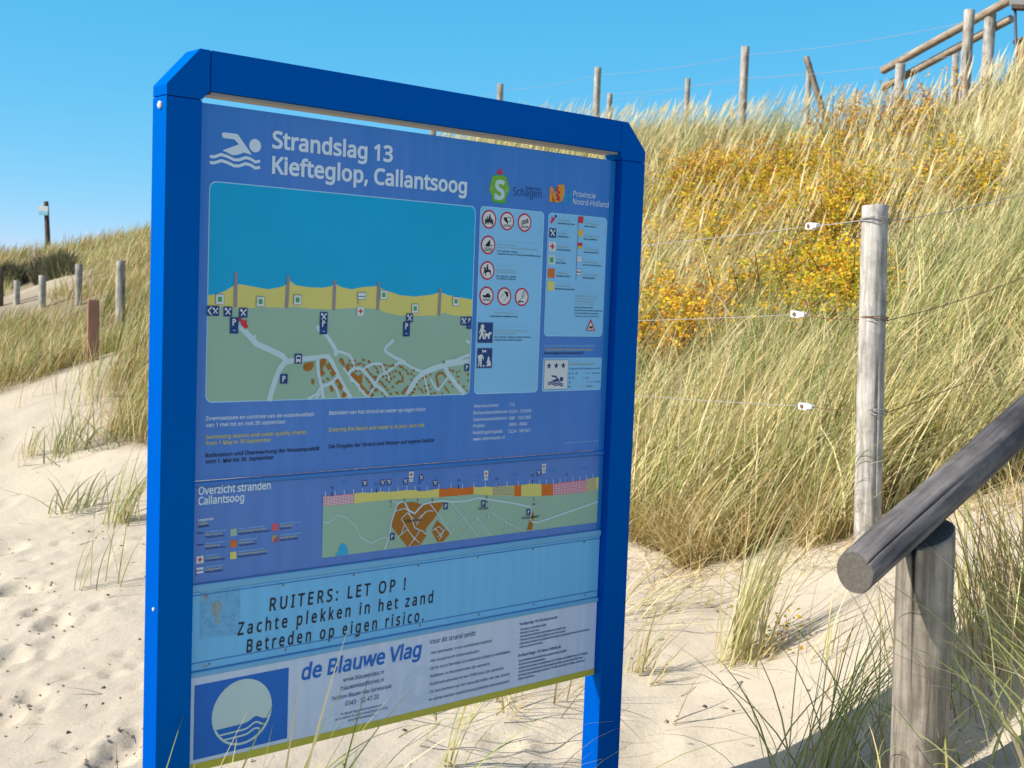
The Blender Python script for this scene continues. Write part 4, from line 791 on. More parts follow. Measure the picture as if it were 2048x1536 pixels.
# ---- map sheet: the legend box
k = Ink(); u0, v0 = P('L', 92, 135); u1 = P('L', 736, 200)[0]; v1 = P('L', 690, 1500)[1]
k.poly(rr_uv(u0, v0, u1, v1, .012), K_BOXE, 2); k.poly(rr_uv(u0 + .0022, v0 + .0022, u1 - .002, v1 - .002, .011), K_BOX, 3)
left = [('Du befindest dich hier','U bevindt zich hier','You are here',192,262,378),('Strandpavillon','Strandpaviljoen','Beach pavilion',189,406,310),('Erste-Hilfe-Posten','EHBO post','First aid post',182,552,334),('Beau Pfähle','Beau palen','Beau poles',176,696,280),('Aktivitäten Strand','Activiteitenstrand','Activity beach',170,840,322),('Bewachte Erholungs Strand','Bewaakt recreatiestrand','Guarded beach',164,982,374)]
for i, (g, d, e_, x, y, xe) in enumerate(left):
    text(k, 'L', g, x, y, xe, 17, K_BLACK, 5, .012); text(k, 'L', d, x + 8, y - 66, min(xe, 350), 13, K_BOXE, 5, .004); text(k, 'L', e_, x + 8, y - 32, min(xe - 20, 330), 17, K_LYEL, 5, .014)
right = [('Baden verboten','Zwemmen verboden','No swimming',485,294,614),('Baden gefährlich','Zwemmen gevaarlijk','Dangerous swim',478,434,624),('Bewachte Badezone','Bewaakte badzone','Guarded bathing',474,578,638),('Es ist ein Kind gefunden','Kind gevonden','Child found',468,718,666),('Rettungsbrigade','Reddingsbrigade','Rescue brigade',463,860,598)]
for i, (g, d, e_, x, y, xe) in enumerate(right):
    text(k, 'L', g, x, y, xe, 16, K_BLACK, 5, .012); text(k, 'L', d, x + 6, y - 60, x + 175, 13, K_BOXE, 5, .004); text(k, 'L', e_, x + 6, y - 30, x + 165, 17, K_LYEL, 5, .014)
for i, (a, xe) in enumerate([('Baden auf eigene Gefahr.', 578), ('Bei geöffneten Rettungsbrigadeposten', 684), ('ist die Strandaufsicht anwesend.', 634), ('(1 juni bis 1 sept. 10.00-18.00 uhr)', 642)]): text(k, 'L', a, 376, 1184 + i * 32, xe, 15, K_BLACK, 5, .008)
for i, (a, xe) in enumerate([('Zwemmen op eigen risico.', 590), ('Bij geopende reddingspost is', 585), ('er strandtoezicht aanwezig', 612), ('(1 juni tot 1 sept. 10.00-18.00)', 650)]): text(k, 'L', a, 386, 930 + i * 33, xe, 13, K_BOXE, 5, .004)
for i, (a, xe) in enumerate([('Swimming at own risk.', 612), ('When the rescue post is', 612), ('open guards are present', 590), ('(1 June to 1 Sept.)', 590)]): text(k, 'L', a, 380, 1058 + i * 30, xe, 16, K_LYEL, 5, .014)
k.build('legend_box', p1)
k = Ink()
k.poly([P('L', *p) for p in [(112,192),(155,188),(160,232),(148,222),(124,262),(108,246),(128,205)]], K_BRICK, 6); k.poly(circ(P('L', 169, 178), .0036, n=12), K_NAVY, 6.4); k.build('location_arrow', p1)
wL = P('L', 174, 362)[0] - P('L', 98, 362)[0]
one('restaurant_symbol', p1, fork, P('L', 136, 362), wL, 6, wL * .99); one('first_aid_symbol', p1, cross, P('L', 130, 510), wL, 6); k = Ink(); c = P('L', 122, 656); k.poly(rect(c, wL, wL), K_FLAGW, 6); k.poly(rect(c, wL * .5, wL * .52), K_GREEN, 6.5); k.build('beach_pole_symbol', p1)
k = Ink(); k.poly(rect(P('L', 118, 803), wL, wL), K_ORANGE, 6); k.build('colour_patch', p1); k = Ink(); k.poly(rect(P('L', 114, 942), wL * .98, wL), K_BEACH, 6); k.build('colour_patch', p1)
wf = P('L', 470, 215)[0] - P('L', 416, 215)[0]
for i, (x, y) in enumerate([(444,217),(440,360),(432,505),(428,648),(422,792)]):
    k = Ink(); c = P('L', x, y); stroke(k, [(c[0] - wf / 2, c[1] - wf * .5), (c[0] - wf / 2 - .0006, c[1] + wf * 1.35)], .0013, K_GREYB, 6)
    if i == 0: k.poly(rect(c, wf, wf * .95), K_BRICK, 6.5)
    elif i == 1: k.poly(rr_uv(c[0] - wf / 2, c[1] - wf / 2, c[0] + wf / 2, c[1] + wf / 2, wf * .3, 3), K_GOLD, 6.5)
    elif i == 2: k.poly(rect(c, wf, wf * .45, 0, -wf * .25), K_BRICK, 6.5); k.poly(rect(c, wf * .8, wf * .4, wf * .05, wf * .2), K_GOLD, 6.5)
    elif i == 3:
        k.poly(rect(c, wf, wf * .95), K_GREYB, 6.2); k.poly(rect(c, wf * .9, wf * .85), K_WHITE, 6.6); text(k, 'L', '?', x - 12, y + 16, x + 14, 34, K_BOX, 7)
    else: k.poly(rect(c, wf, wf * .95), K_GREYB, 6.2); k.poly(rect(c, wf * .92, wf * .3, 0, -wf * .26), K_WHITE, 6.6); k.poly(rect(c, wf * .92, wf * .3, 0, wf * .24), K_WHITE, 6.6)
    k.build('flag_symbol', p1)
k = Ink(); k.poly([P('L', *p) for p in [(553,1304),(600,1436),(498,1432)]], K_RED, 6); k.poly([P('L', *p) for p in [(552,1336),(584,1424),(514,1422)]], K_WHITE, 6.5)
k.poly([P('L', *p) for p in [(528,1410),(540,1390),(548,1374),(556,1390),(566,1384),(574,1410)]], K_BLACK, 7); k.build('warning_triangle', p1)

# ---- map sheet: bathing water quality
k = Ink()
text(k, 'D', 'DIT IS EEN BEHEERSMAATREGEL VAN DE ZWEMWATERKWALITEIT', 862, 478, 1385, 20, K_BOX, 3, .01); text(k, 'D', 'THIS IS A MEASURE OF THE BATHING WATER QUALITY', 862, 518, 1362, 20, K_YEL, 3, .01); text(k, 'D', 'VERJAHRUNGSMITTEL DER BADEGEWÄSSERQUALITÄT', 858, 556, 1266, 20, K_BLACK, 3, .01)
u0, v0 = P('D', 850, 594); u1 = P('D', 1450, 590)[0]; v1 = P('D', 845, 938)[1]
k.poly(rr_uv(u0, v0, u1, v1, .006), K_BOXE, 2); k.poly(rr_uv(u0 + .002, v0 + .002, u1 - .002, v1 - .002, .005), K_BOX, 3)
u0, v0 = P('D', 862, 612); u1, v1 = P('D', 1096, 912); k.poly(rr_uv(u0, v0, u1, v1, .001, 1), K_GREYB, 4); k.poly(rr_uv(u0 + .0012, v0 + .0012, u1 - .0012, v1 - .0012, .001, 1), K_WHITE, 4.6)
def star(ink, c, r, lay, rx=1): ink.poly([(c[0] + r * rx * (1 if i % 2 == 0 else .4) * math.sin(math.pi * i / 5), c[1] - r * (1 if i % 2 == 0 else .4) * math.cos(math.pi * i / 5)) for i in range(10)], K_NAVY, lay)
rs = abs(P('D', 936, 675)[0] - P('D', 880, 675)[0]) / 2
for x in (908, 982, 1054): star(k, P('D', x, 674 - (x - 908) * .02), rs, 5.2)
swimmer(k, 'D', lambda x, y: (895 + (x - 712) * .302, 770 + (y - 946) * .30), K_NAVY, 5.2, .0032)
for j, n in enumerate((3, 2, 1)):
    for i in range(n): star(k, P('D', 1120 + 34 * i, 752 + 46 * j), rs * .38, 5)
k.poly(rect(P('D', 1118, 888), rs * .9, rs * .3), K_NAVY, 5)
text(k, 'D', 'Ausgezeichnete Badegewässerqualität', 1112, 712, 1434, 17, K_GREYB, 5, .006); text(k, 'D', 'Uitstekende zwemwaterkwaliteit', 1122, 638, 1385, 14, K_BOXE, 5, .004); text(k, 'D', 'Excellent bathing water quality', 1112, 668, 1372, 20, K_LYEL, 5, .016)
for a, x, y, xe in [('Ausgezeichnet',1345,754,1428),('Gut',1290,802,1316),('Ausreichend',1364,842,1432),('Mangelhaft',1288,888,1356)]: text(k, 'D', a, x, y, xe, 13, K_NAVY, 5, .01)
for a, x, y, xe in [('Excellent',1275,758,1330),('Good',1245,804,1285),('Sufficient',1290,846,1350),('Poor',1240,890,1262)]: text(k, 'D', a, x, y, xe, 16, K_LYEL, 5, .01)
k.build('water_quality_panel', p1)

# ---- overview sheet
k = Ink()
text(k, 'E', 'Overzicht stranden', 120, 408, 778, 70, K_PALE, 3, .02); text(k, 'E', 'Callantsoog', 118, 500, 536, 70, K_PALE, 3, .02); k.build('heading_lettering', p2)
k = Ink()
text(k, 'K', 'Legenda', 124, 178, 362, 42, K_PALE, 3, .02); text(k, 'K', 'Legend', 124, 232, 275, 36, K_YEL, 3, .01); text(k, 'K', 'Legende', 122, 278, 296, 36, K_BLACK, 3, .01)
for tr, x, y, ws in [(('Strandslagnummer','Beach road no.','Eingangsnummer'),244,358,(570,500,538)),(('RWS paalnummer','RWS pole no.','RWS-Pfahlnummer'),242,540,(545,470,556)),(('EHBO post','First aid post','Erste Hilfe Posten'),242,730,(430,470,545)),(('Reddingsbrigade','Lifeguard','Rettungsbrigade'),238,910,(522,490,514)),
    (('Natuur / landelijk gebied','Nature reserve / rural area','Naturschutz / ländliches gebiet'),764,306,(1166,1185,1268)),(('Activiteitenstrand','Activity beach','Aktivitätenstrand'),764,486,(1052,990,1040)),(('Bewaakt recreatiestrand','Guarded recreation beach','Bewachte Erholungs Strand'),762,664,(1155,1210,1212)),
    (('Naaktrecreatiestrand','Nudist beach','FKK strand'),1415,225,(1742,1615,1590)),(('Hondenlosloopgebied','Dog walking area','Hunden führ gebiet'),1412,405,(1755,1675,1705))]:
    for j, (a, mt) in enumerate(zip(tr, (K_BOX, K_YEL, K_BLACK))):
        text(k, 'K', a, x, y + j * 42, ws[j], 26, mt, 3, .012)
for y in (363, 548): stroke(k, [P('K', 110, y + 4), P('K', 212, y - 4)], .0018, K_BLACK, 3)
wk = P('K', 735, 350)[0] - P('K', 630, 350)[0]
cross(k, P('K', 153, 782), wk, 3); c = P('K', 153, 945); k.poly(rect(c, wk, wk * .3, 0, -.0032), K_WHITE, 3); k.poly(rect(c, wk, wk * .3, 0, .0045), K_WHITE, 3); stroke(k, [(c[0] - wk / 2, c[1]), (c[0] - wk / 2 - .0008, c[1] + .012)], .001, K_BLACK, 3.4)
for x, y, mt in [(684,350,K_LAND),(681,532,K_ORANGE),(678,714,K_BEACH),(1336,270,K_ROSE),(1336,452,K_GOLD)]: k.poly(rect(P('K', x, y), wk * .95, wk), mt, 3)
c = P('K', 1336, 452); k.poly([(c[0] + wk * .46, c[1] - wk * .48), (c[0] + wk * .46, c[1] + wk * .48), (c[0] - wk * .46, c[1] + wk * .48)], K_BRICK, 3.4)
for i in range(4):
    k.poly(rect((c[0] - wk * .36 + i * wk * .24, c[1]), wk * .05, wk), K_GREYB, 3.8 + .1 * i); k.poly(rect((c[0], c[1] - wk * .36 + i * wk * .24), wk * .95, wk * .05), K_GREYB, 4.3 + .1 * i)
k.build('legend_box', p2)
k = Ink()
tl = P('F', 85, 437); tr_ = P('F', 1928, 318); bl = P('F', 78, 782); br = P('F', 1914, 538)
up = [(85,437),(290,418),(531,393),(620,388),(845,378),(1075,358),(1200,365),(1395,372),(1530,370),(1600,365),(1825,342),(1930,318)]
UP = [P('F', *p) for p in up]; vb = (bl[1] + br[1]) / 2
k.poly(UP + [(br[0], vb), (bl[0], vb)], K_LAND, 2)
segs = [(85,290,[(85,370),(160,366),(225,358),(292,352)],K_ROSE,1),(290,850,[(292,352),(345,346),(405,348),(465,340),(520,342),(580,336),(640,330),(690,330),(740,338),(772,334),(852,320)],K_BEACH,0),(850,1078,[(852,320),(900,324),(930,314),(1005,318),(1080,308)],K_ORANGE,0),(1078,1204,[(1080,308),(1120,312),(1156,306),(1204,310)],K_BEACH,0),(1204,1348,[(1204,310),(1300,302),(1348,300)],K_BEACH,1),(1348,1394,[(1348,300),(1394,294)],K_ORANGE,0),(1394,1528,[(1394,296),(1470,286),(1528,292)],K_BEACH,0),(1528,1602,[(1528,292),(1602,288)],K_ORANGE,0),(1602,1825,[(1602,288),(1700,276),(1825,262)],K_ROSE,1),(1825,1890,[(1825,258),(1890,248)],K_BEACH,1),(1890,1930,[(1890,246),(1930,242)],K_BEACH,0)]
def low(x):
    for (xa, ya), (xb, yb) in zip(up, up[1:]):
        if xa <= x <= xb: return ya + (yb - ya) * (x - xa) / (xb - xa)
    return up[-1][1]
for xa, xb, tp, mt, hatch in segs:
    lowp = [(xb, low(xb))] + [p for p in up[::-1] if xa < p[0] < xb] + [(xa, low(xa))]
    k.poly([P('F', *p) for p in tp + lowp], mt, 3)
    if hatch:
        x = xa + 6; j = 0
        while x < xb - 2:
            yt = np.interp(x, [p[0] for p in tp], [p[1] for p in tp]); stroke(k, [P('F', x, yt + 1), P('F', x, low(x) - 1)], .0009, K_GREYB if mt is K_BEACH else K_PALE, 3.5); x += 10; j += 1
        for q in np.linspace(.15, .9, 6):
            stroke(k, [P('F', xx, np.interp(xx, [p[0] for p in tp], [p[1] for p in tp]) * (1 - q) + low(xx) * q) for xx in np.linspace(xa + 1, xb - 1, 4)], .0009, K_GREYB if mt is K_BEACH else K_PALE, 3.7)
tops = [p for s_ in segs for p in s_[2]]; tx = [p[0] for p in tops]; ty = [p[1] for p in tops]
for x in [100,164,224,285,345,404,463,520,580,638,692,770,850,930,1006,1080,1156,1228,1300,1374,1447,1516,1560,1605,1650,1690,1735,1780,1824,1868,1912]:
    y = float(np.interp(x, tx, ty)); stroke(k, [P('F', x, y - 28), P('F', x, y + 4)], .0016, K_PALE, 3.9)
for x, n in [(144,'15'),(438,'14'),(720,'13'),(980,'12'),(1232,'11'),(1468,'10'),(1695,'9'),(1912,'8')]:
    y = float(np.interp(x, tx, ty)); stroke(k, [P('F', x, y - 22), P('F', x, y + 6)], .0018, K_BLACK, 4.1); text(k, 'F', n, x - 5 * len(n), y - 44, x + 5 * len(n), 14, K_BLACK, 3, .01)
town = [(570,440),(600,415),(680,408),(720,420),(745,430),(800,412),(880,405),(870,440),(810,530),(760,590),(770,628),(725,692),(640,704),(530,562)]
k.poly([P('F', *p) for p in town], K_HOUSE, 4); k.poly([P('F', *p) for p in [(838,528),(870,560),(922,618),(880,668),(840,675),(800,598)]], K_HOUSE, 4)
k.poly([P('F', *p) for p in [(1470,465),(1478,500),(1466,592),(1430,595),(1446,540),(1458,520)]], K_HOUSE, 4)
k.poly([P('F', *p) for p in [(165,752),(185,740),(190,700),(215,678),(240,700),(255,750),(210,762),(170,765)]], K_LAKE, 4)
for i, (w, pts) in enumerate([(.0042,[(490,722),(520,640),(535,540),(575,420),(620,402),(650,465),(690,485),(720,450),(745,425),(800,410),(880,402),(940,408),(1030,402),(1110,382),(1200,395),(1330,415),(1450,440),(1462,470)]),(.0042,[(1462,540),(1500,545),(1700,475),(1920,400)]),(.003,[(1462,470),(1452,510),(1464,542)]),
  (.0022,[(82,540),(120,548),(180,495),(240,512),(300,570),(330,640),(400,680),(490,640),(510,655)]),(.0022,[(560,470),(625,450),(650,470)]),(.0024,[(625,410),(660,500),(690,580),(740,600),(770,625)]),(.002,[(600,520),(640,480),(700,540),(730,500),(780,465),(810,470)]),(.002,[(580,640),(640,590),(680,640),(720,680)]),(.0024,[(790,420),(850,500),(930,620)]),(.002,[(650,700),(690,650),(720,600)]),(.002,[(600,520),(650,600),(690,660)]),(.002,[(700,560),(760,470)]),(.002,[(620,560),(600,620)]),
  (.002,[(800,600),(850,570),(880,600),(850,660)]),(.002,[(820,580),(870,640)]),(.002,[(840,640),(890,590)]),(.002,[(930,410),(1010,510),(1110,640)]),(.002,[(920,620),(1000,520),(1050,480)]),(.002,[(990,650),(1100,510),(1190,630)]),(.002,[(1220,400),(1180,480),(1160,560)]),(.002,[(1200,480),(1290,540),(1410,600)]),(.0018,[(1290,540),(1280,610)]),(.002,[(530,400),(570,410)]),(.0018,[(1462,440),(1500,430)])]): stroke(k, [P('F', *p) for p in pts], w, K_ROAD, 5 + i * .1)
for x, n, y in [(531,'13',430),(620,'',420),(708,'',420),(805,'',420),(1164,'9',400),(1475,'8',415)]:
    stroke(k, [P('F', x, y - 36), P('F', x, y - 12)], .0016, K_BLACK, 8); 
    if n: text(k, 'F', n, x - 8, y + 16, x + 8, 13, K_BLACK, 8)
text(k, 'F', 'Callantsoog', 624, 545, 730, 17, K_BLACK, 8.4, .008); text(k, 'F', 'Voordijk', 1107, 462, 1172, 17, K_BLACK, 8.4, .008); text(k, 'F', 'Groote Keeten', 1398, 524, 1510, 17, K_BLACK, 8.4, .008)
for x, y in [(540,637),(893,436),(1142,419),(1440,476)]: parking(k, P('F', x, y), .0135, .0165, 8)
for x, y in [(362,285),(479,281),(522,277),(630,274),(735,248),(827,284),(1510,216)]: fork(k, P('F', x, y), .0132, 4)
for x, y in [(667,240),(1161,232),(1543,186)]:
    c = P('F', x, y); cross(k, (c[0], c[1] - .004), .0135, 4, .0150); k.poly(rect(c, .0125, .0028, 0, .0072), K_WHITE, 4); k.poly(rect(c, .0125, .0028, 0, .0112), K_WHITE, 4)
for x, y in [(222,277),(563,226),(845,240),(1100,232),(1355,224),(1606,200),(1812,188)]:
    for j in range(2): stroke(k, [P('F', x - 24 + 6 * j, y - 5 + 9 * j), P('F', x - 10, y + 1 + 9 * j), P('F', x + 6, y - 4 + 9 * j), P('F', x + 22, y + 2 + 9 * j)], .0013, K_LOGOB, 3)
k.build('overview_map', p2)

# ---- notice plate
k = Ink()
for a, x, y, xe in [('RUITERS: LET OP !',622,376,1625),('Zachte plekken in het zand',385,557,1828),('Betreden op eigen risico.',452,683,1760)]:
    k = Ink(); text(k, 'G', a, x, y, xe, 92, K_BLACK, 3, .014, .06, 1.45); k.build('warning_line', p3)
def scuffmat(name, a, b_, hole):
    m, t, n, b = newmat(name); b.inputs['Roughness'].default_value = 0.8
    tc = nd(t, 'ShaderNodeTexCoord'); no = nd(t, 'ShaderNodeTexNoise'); no.inputs['Scale'].default_value = 60; no.inputs['Detail'].default_value = 8; no.inputs['Roughness'].default_value = .75
    t.links.new(tc.outputs['Object'], no.inputs['Vector']); r = ramp(t, [(0.35, a), (0.5, b_), (0.68, hole)]); t.links.new(no.outputs['Fac'], r.inputs[0]); t.links.new(r.outputs[0], b.inputs['Base Color'])
    return m
M_SCUFF = scuffmat('sticker_residue', (0.10, 0.31, 0.58), (0.155, 0.42, 0.69), (0.20, 0.46, 0.70)); M_GLUE = scuffmat('old_glue', (0.16, 0.22, 0.25), (0.30, 0.36, 0.36), (0.22, 0.36, 0.48))
k = Ink(); k.poly([P('G', *p) for p in [(112,222),(250,212),(408,206),(408,380),(402,545),(330,560),(210,566),(108,590),(110,400)]], M_SCUFF, 1)
k.poly([P('G', *p) for p in [(205,322),(240,300),(270,318),(268,350),(250,400),(252,460),(236,482),(222,470),(216,410),(186,370)]], M_GLUE, 2); k.poly([P('G', *p) for p in [(122,268),(132,242),(156,250),(166,262),(150,300),(142,322)]], M_GLUE, 2); k.poly([P('G', *p) for p in [(122,790),(140,768),(172,778),(160,790)]], M_GLUE, 2)
k.build('sticker_residue', p3)

# ---- flag sheet
k = Ink(); u0, v0 = P('G', 70, 935); u1 = P('G', 766, 790)[0]; v1 = P('G', 766, 1312)[1]
v0 = (v0 + P('G', 766, 786)[1]) / 2
k.poly([(u0, v0), (u1, v0), (u1, v1), (u0, v1)], K_FLAG, 2)
c = ((u0 + u1) / 2, v0 + (v1 - v0) * .49); rd = (u1 - u0) * .365
rd = min(rd, (v1 - v0) * .45)
ring(k, c, rd, rd * .93, K_FLAGW, 3, 40)
cut = lambda x: .33 + (.10 - .28 * max(0, 1 - abs(x - .42) / .22)) * 1.0 + .04 * math.cos(x * 3)
arc = [(math.cos(a) * .935, math.sin(a) * .935) for a in np.linspace(math.pi - math.asin(.36), 2 * math.pi + math.asin(.30), 36)]
wv = [(x, .36 - .14 * math.exp(-((x - .45) / .20) ** 2) - .02 * x) for x in np.linspace(.88, -.87, 24)]
k.poly(unit(c, rd, arc + wv), K_FLAGW, 3.4)
for dy, a in ((.17, .15), (.34, .13)):
    xm = math.sqrt(max(0, .9 - (.38 + dy) ** 2)); stroke(k, unit(c, rd, [(x, .38 + dy - a * math.exp(-((x - .45) / .20) ** 2) - .02 * x) for x in np.linspace(-xm, xm, 22)]), rd * .055, K_FLAGW, 3.8 + dy)
k.build('flag_emblem', p4, 'blue square with a white disc above white waves')
k = Ink()
text(k, 'G', 'de Blauwe Vlag', 852, 888, 1738, 112, K_FLAG, 3, .02, .14)
for a, x, y, xe, s_ in [('www.blauwevlag.nl',585,712,1140,58),('blauwevlag@kmvk.nl',552,828,1140,58),('Telefoon Blauwe Vlag Secretariaat:',424,968,1252,54),('0343 - 52 47 20',614,1038,1070,60)]: text(k, 'N', a, x, y, xe, s_, K_NAVY, 3, .004, .1)
for a, x, y, xe in [('De Blauwe Vlag is een programma van',556,1165,1118),('de Foundation for Environmental Education (FEE)',476,1240,1192),('www.fee-international.org',648,1250,1026)]: text(k, 'N', a, x, y, xe, 30, K_NAVY, 3, .006, .12)
text(k, 'O', 'Voor dit strand geldt:', 106, 392, 634, 54, K_NAVY, 3, .004)
for a, x, y, xe in [('- Het zwemwater is van uitstekende kwaliteit',100,510,815),('- Het strand wordt schoongehouden',96,600,672),('- Op het strand bevinden zich voldoende toiletten en afvalbakken',94,686,1024),('- Reddings- en blusmaterialen zijn aanwezig',92,776,790),('- Reddingsmaterialen en een EHBO-post zijn aanwezig',88,866,945),('- Ter bescherming van het natuurlijk milieu van zee, strand',86,954,1012),('en duinen worden voorlichtingsactiviteiten georganiseerd',98,1038,1010)]: text(k, 'O', a, x, y, xe, 34, K_NAVY, 3, .004, .08)
text(k, 'O', 'The Blue Flag - For this beach counts:', 1128, 178, 1562, 30, K_NAVY, 3, .012, .1)
for i, (a, xe) in enumerate([('The water is of excellent quality.',1436),('The beach is kept clean.',1356),('The beach has sufficient toilet facilities and rubbish bins.',1658),('The beach has life-saving equipment and a first aid post',1650),('Information activities are organised with regard to protecting the natural environment',1925),('of the sea, beach and dunes.',1394)]): text(k, 'O', a, 1136 - 1.5 * i, 236 + 40 * i, xe, 24, K_NAVY, 3, .012, .12)
text(k, 'O', 'Die Blaue Flagge - Für diesen Strände gilt:', 1112, 536, 1602, 30, K_NAVY, 3, .012, .1)
for i, (a, xe) in enumerate([('Das Schwimmwasser besitzt eine ausgezeichnete Qualität.',1666),('Der Strand wird saubergehalten.',1426),('Auf dem Strand stehen in ausreichender Zahl Toiletten und Abfalltonnen zur Verfügung.',1905),('Auf dem Strand befinden sich Rettungsgerätschaften und ein Erste-Hilfe-Posten',1850),('Es werden Veranstaltungen organisiert, die über den Schutz von Meer, Strand und',1870),('Dünen informieren.',1302)]): text(k, 'O', a, 1122 - 1.5 * i, 592 + 41 * i, xe, 24, K_NAVY, 3, .012, .12)
k.build('flag_lettering', p4)
k = Ink()
vt, vbm = V3 + .020, V4 - .024
for j in range(9):
    v = vt + .012 + j * (vbm - vt - .02) / 8; 
    for q in range(3):
        ua, ub = (.285, .59) if q == 0 else ((.60, .83) if q == 1 else (.85, 1.17))
        stroke(k, [(u, v + .0045 * math.sin(u * 75 + j * 1.3)) for u in np.linspace(ua, ub, 40)], .0007, K_WATER, 1 + .05 * (j % 2))
c = P('N', 1640, 760); ring(k, c, .047, .026, K_WATER, 1.4, 30)
v1 = V4 - .0005; k.poly([(-.011, V4 - .0175), (SW - .001, V4 - .0175), (SW - .001, v1), (-.011, v1)], K_OLIVE, 1.6)
k.build('sheet_pattern', p4)
# ---------------------------------------------------------------- timber
W_PALE = wood('weathered_pale_wood', (0.58, 0.55, 0.51), (0.30, 0.28, 0.25)); W_GREY = wood('weathered_grey_wood', (0.52, 0.485, 0.435), (0.28, 0.25, 0.215))
W_POST = wood('brown_grey_wood', (0.36, 0.32, 0.265), (0.115, 0.10, 0.083), bump=0.9, grain=20, nicks=.5); W_RAIL = wood('dark_blue_grey_wood', (0.205, 0.19, 0.185), (0.048, 0.050, 0.064), bump=0.8, grain=18, nicks=.3)
W_TAN = wood('tan_wood', (0.46, 0.37, 0.28), (0.26, 0.20, 0.145)); W_DARK = wood('dark_brown_wood', (0.18, 0.13, 0.10), (0.08, 0.06, 0.05)); W_RED = flat('red_brown_timber', (0.36, 0.185, 0.125), 0.8, 0.2, 0.15)
EG_PALE = endgrain('pale_end_grain', (0.46, 0.42, 0.36), (0.24, 0.21, 0.17)); EG_DARK = endgrain('dark_end_grain', (0.17, 0.155, 0.135), (0.075, 0.068, 0.06))
M_WIRE = flat('galvanised_wire', (0.33, 0.33, 0.33), 0.45); M_RUST = flat('rusty_wire', (0.16, 0.085, 0.05), 0.8); M_PLAST = flat('white_plastic', (0.72, 0.74, 0.75), 0.4)
_ls = [0]
def log(name, p0, p1, r0, r1, mats, parent=None, seg=24, wob=0.03, step=0.05, cracks=(), cut0=None, cut1=None):
    """a round timber from p0 to p1, its own Z along it"""
    p0 = np.array(p0, float); p1 = np.array(p1, float); L = float(np.linalg.norm(p1 - p0)); n = max(3, int(L / step)); _ls[0] += 1; sd = _ls[0] * 17.3
    hs = list(np.linspace(0, L, n + 1)); ch = 0.06 * r1 * 2
    hs = [0, ch * .6] + hs[1:-1] + [L - ch * .6, L]
    V = []; angs = [2 * math.pi * k / seg for k in range(seg)]; pit = [0] * seg; dlt = .0022 / r0
    for ci, (ca, *_x) in enumerate(cracks):
        angs = [a for a, p_ in zip(angs, pit) if p_ or abs((a - ca + math.pi) % (2 * math.pi) - math.pi) > 3 * dlt] ; pit = [0] * len(angs)
    al = [(a, None) for a in angs]
    for ci, (ca, *_x) in enumerate(cracks): al += [((ca - dlt) % (2 * math.pi), ('e', ci, -1)), (ca % (2 * math.pi), ('c', ci, 0)), ((ca + dlt) % (2 * math.pi), ('e', ci, 1))]
    al.sort(key=lambda t_: t_[0]); seg = len(al)
    for i, h in enumerate(hs):
        r = r0 + (r1 - r0) * h / L
        if i == 0 or i == len(hs) - 1: r -= ch * .5
        for a, role in al:
            dr = 0
            if role:
                ca, c0_, c1_, cw_ = cracks[role[1]]; f_ = min(1, max(0, (h - c0_ * L) / .08)) * min(1, max(0, (c1_ * L - h) / .12)); wn = .10 * (vnoise(h, sd + role[1] * 9, 6, 4) - .5) + .05 * (vnoise(h, sd, 22, 4) - .5)
                a = ca + wn + role[2] * (.12 + f_) * dlt * cw_ ; dr = -.014 * f_ if role[0] == 'c' else 0
            q = dr + r * (1 + wob * (2 * vnoise(math.cos(a) * 1.2 + sd, math.sin(a) * 1.2 + h * 1.1, 1.3, 2) - 1) + wob * .5 * (2 * vnoise(math.cos(a) * 2 + sd, math.sin(a) * 2 + h * 5, 2.3, 3) - 1))
            bx_ = .012 * r0 * 8 * (vnoise(h, sd, 1.1, 5) - .5) * wob * 6; by_ = .012 * r0 * 8 * (vnoise(h, sd + 50, 1.1, 6) - .5) * wob * 6
            V.append((q * math.cos(a) + bx_, q * math.sin(a) + by_, h + (0.03 * r1 * (math.cos(a * 1 + sd)) if i == len(hs) - 1 else 0)))
    F = [(i * seg + k, i * seg + (k + 1) % seg, (i + 1) * seg + (k + 1) % seg, (i + 1) * seg + k) for i in range(len(hs) - 1) for k in range(seg)]
    mi = [0] * len(F); m = len(hs) - 1
    F.append(tuple(range(seg - 1, -1, -1))); F.append(tuple(range(m * seg, m * seg + seg))); mi += [1, 1]
    o = mesh_np(name, V, F, mats, matidx=mi)
    sm = np.ones(len(F), bool); sm[-2:] = False; o.data.polygons.foreach_set('use_smooth', sm)
    z = Vector(p1 - p0).normalized(); q = z.to_track_quat('Z', 'Y')
    for nrm, rings in ((cut0, (0, 1)), (cut1, (len(hs) - 2, len(hs) - 1))):      # slanting saw cuts
        if nrm is None: continue
        ln = q.to_matrix().transposed() @ Vector(nrm)
        for rg in rings:
            for k in range(seg): vx = o.data.vertices[rg * seg + k]; vx.co.z -= (vx.co.x * ln.x + vx.co.y * ln.y) / ln.z
    Mw = Matrix.Translation(Vector(p0)) @ q.to_matrix().to_4x4()
    if parent is not None: o.parent = parent; o.matrix_parent_inverse = Matrix.Identity(4); o.matrix_basis = pinv(parent) @ Mw
    else: o.matrix_basis = Mw
    return o
def pinv(p): return (Matrix.Translation(p.location) @ p.rotation_euler.to_matrix().to_4x4()).inverted()
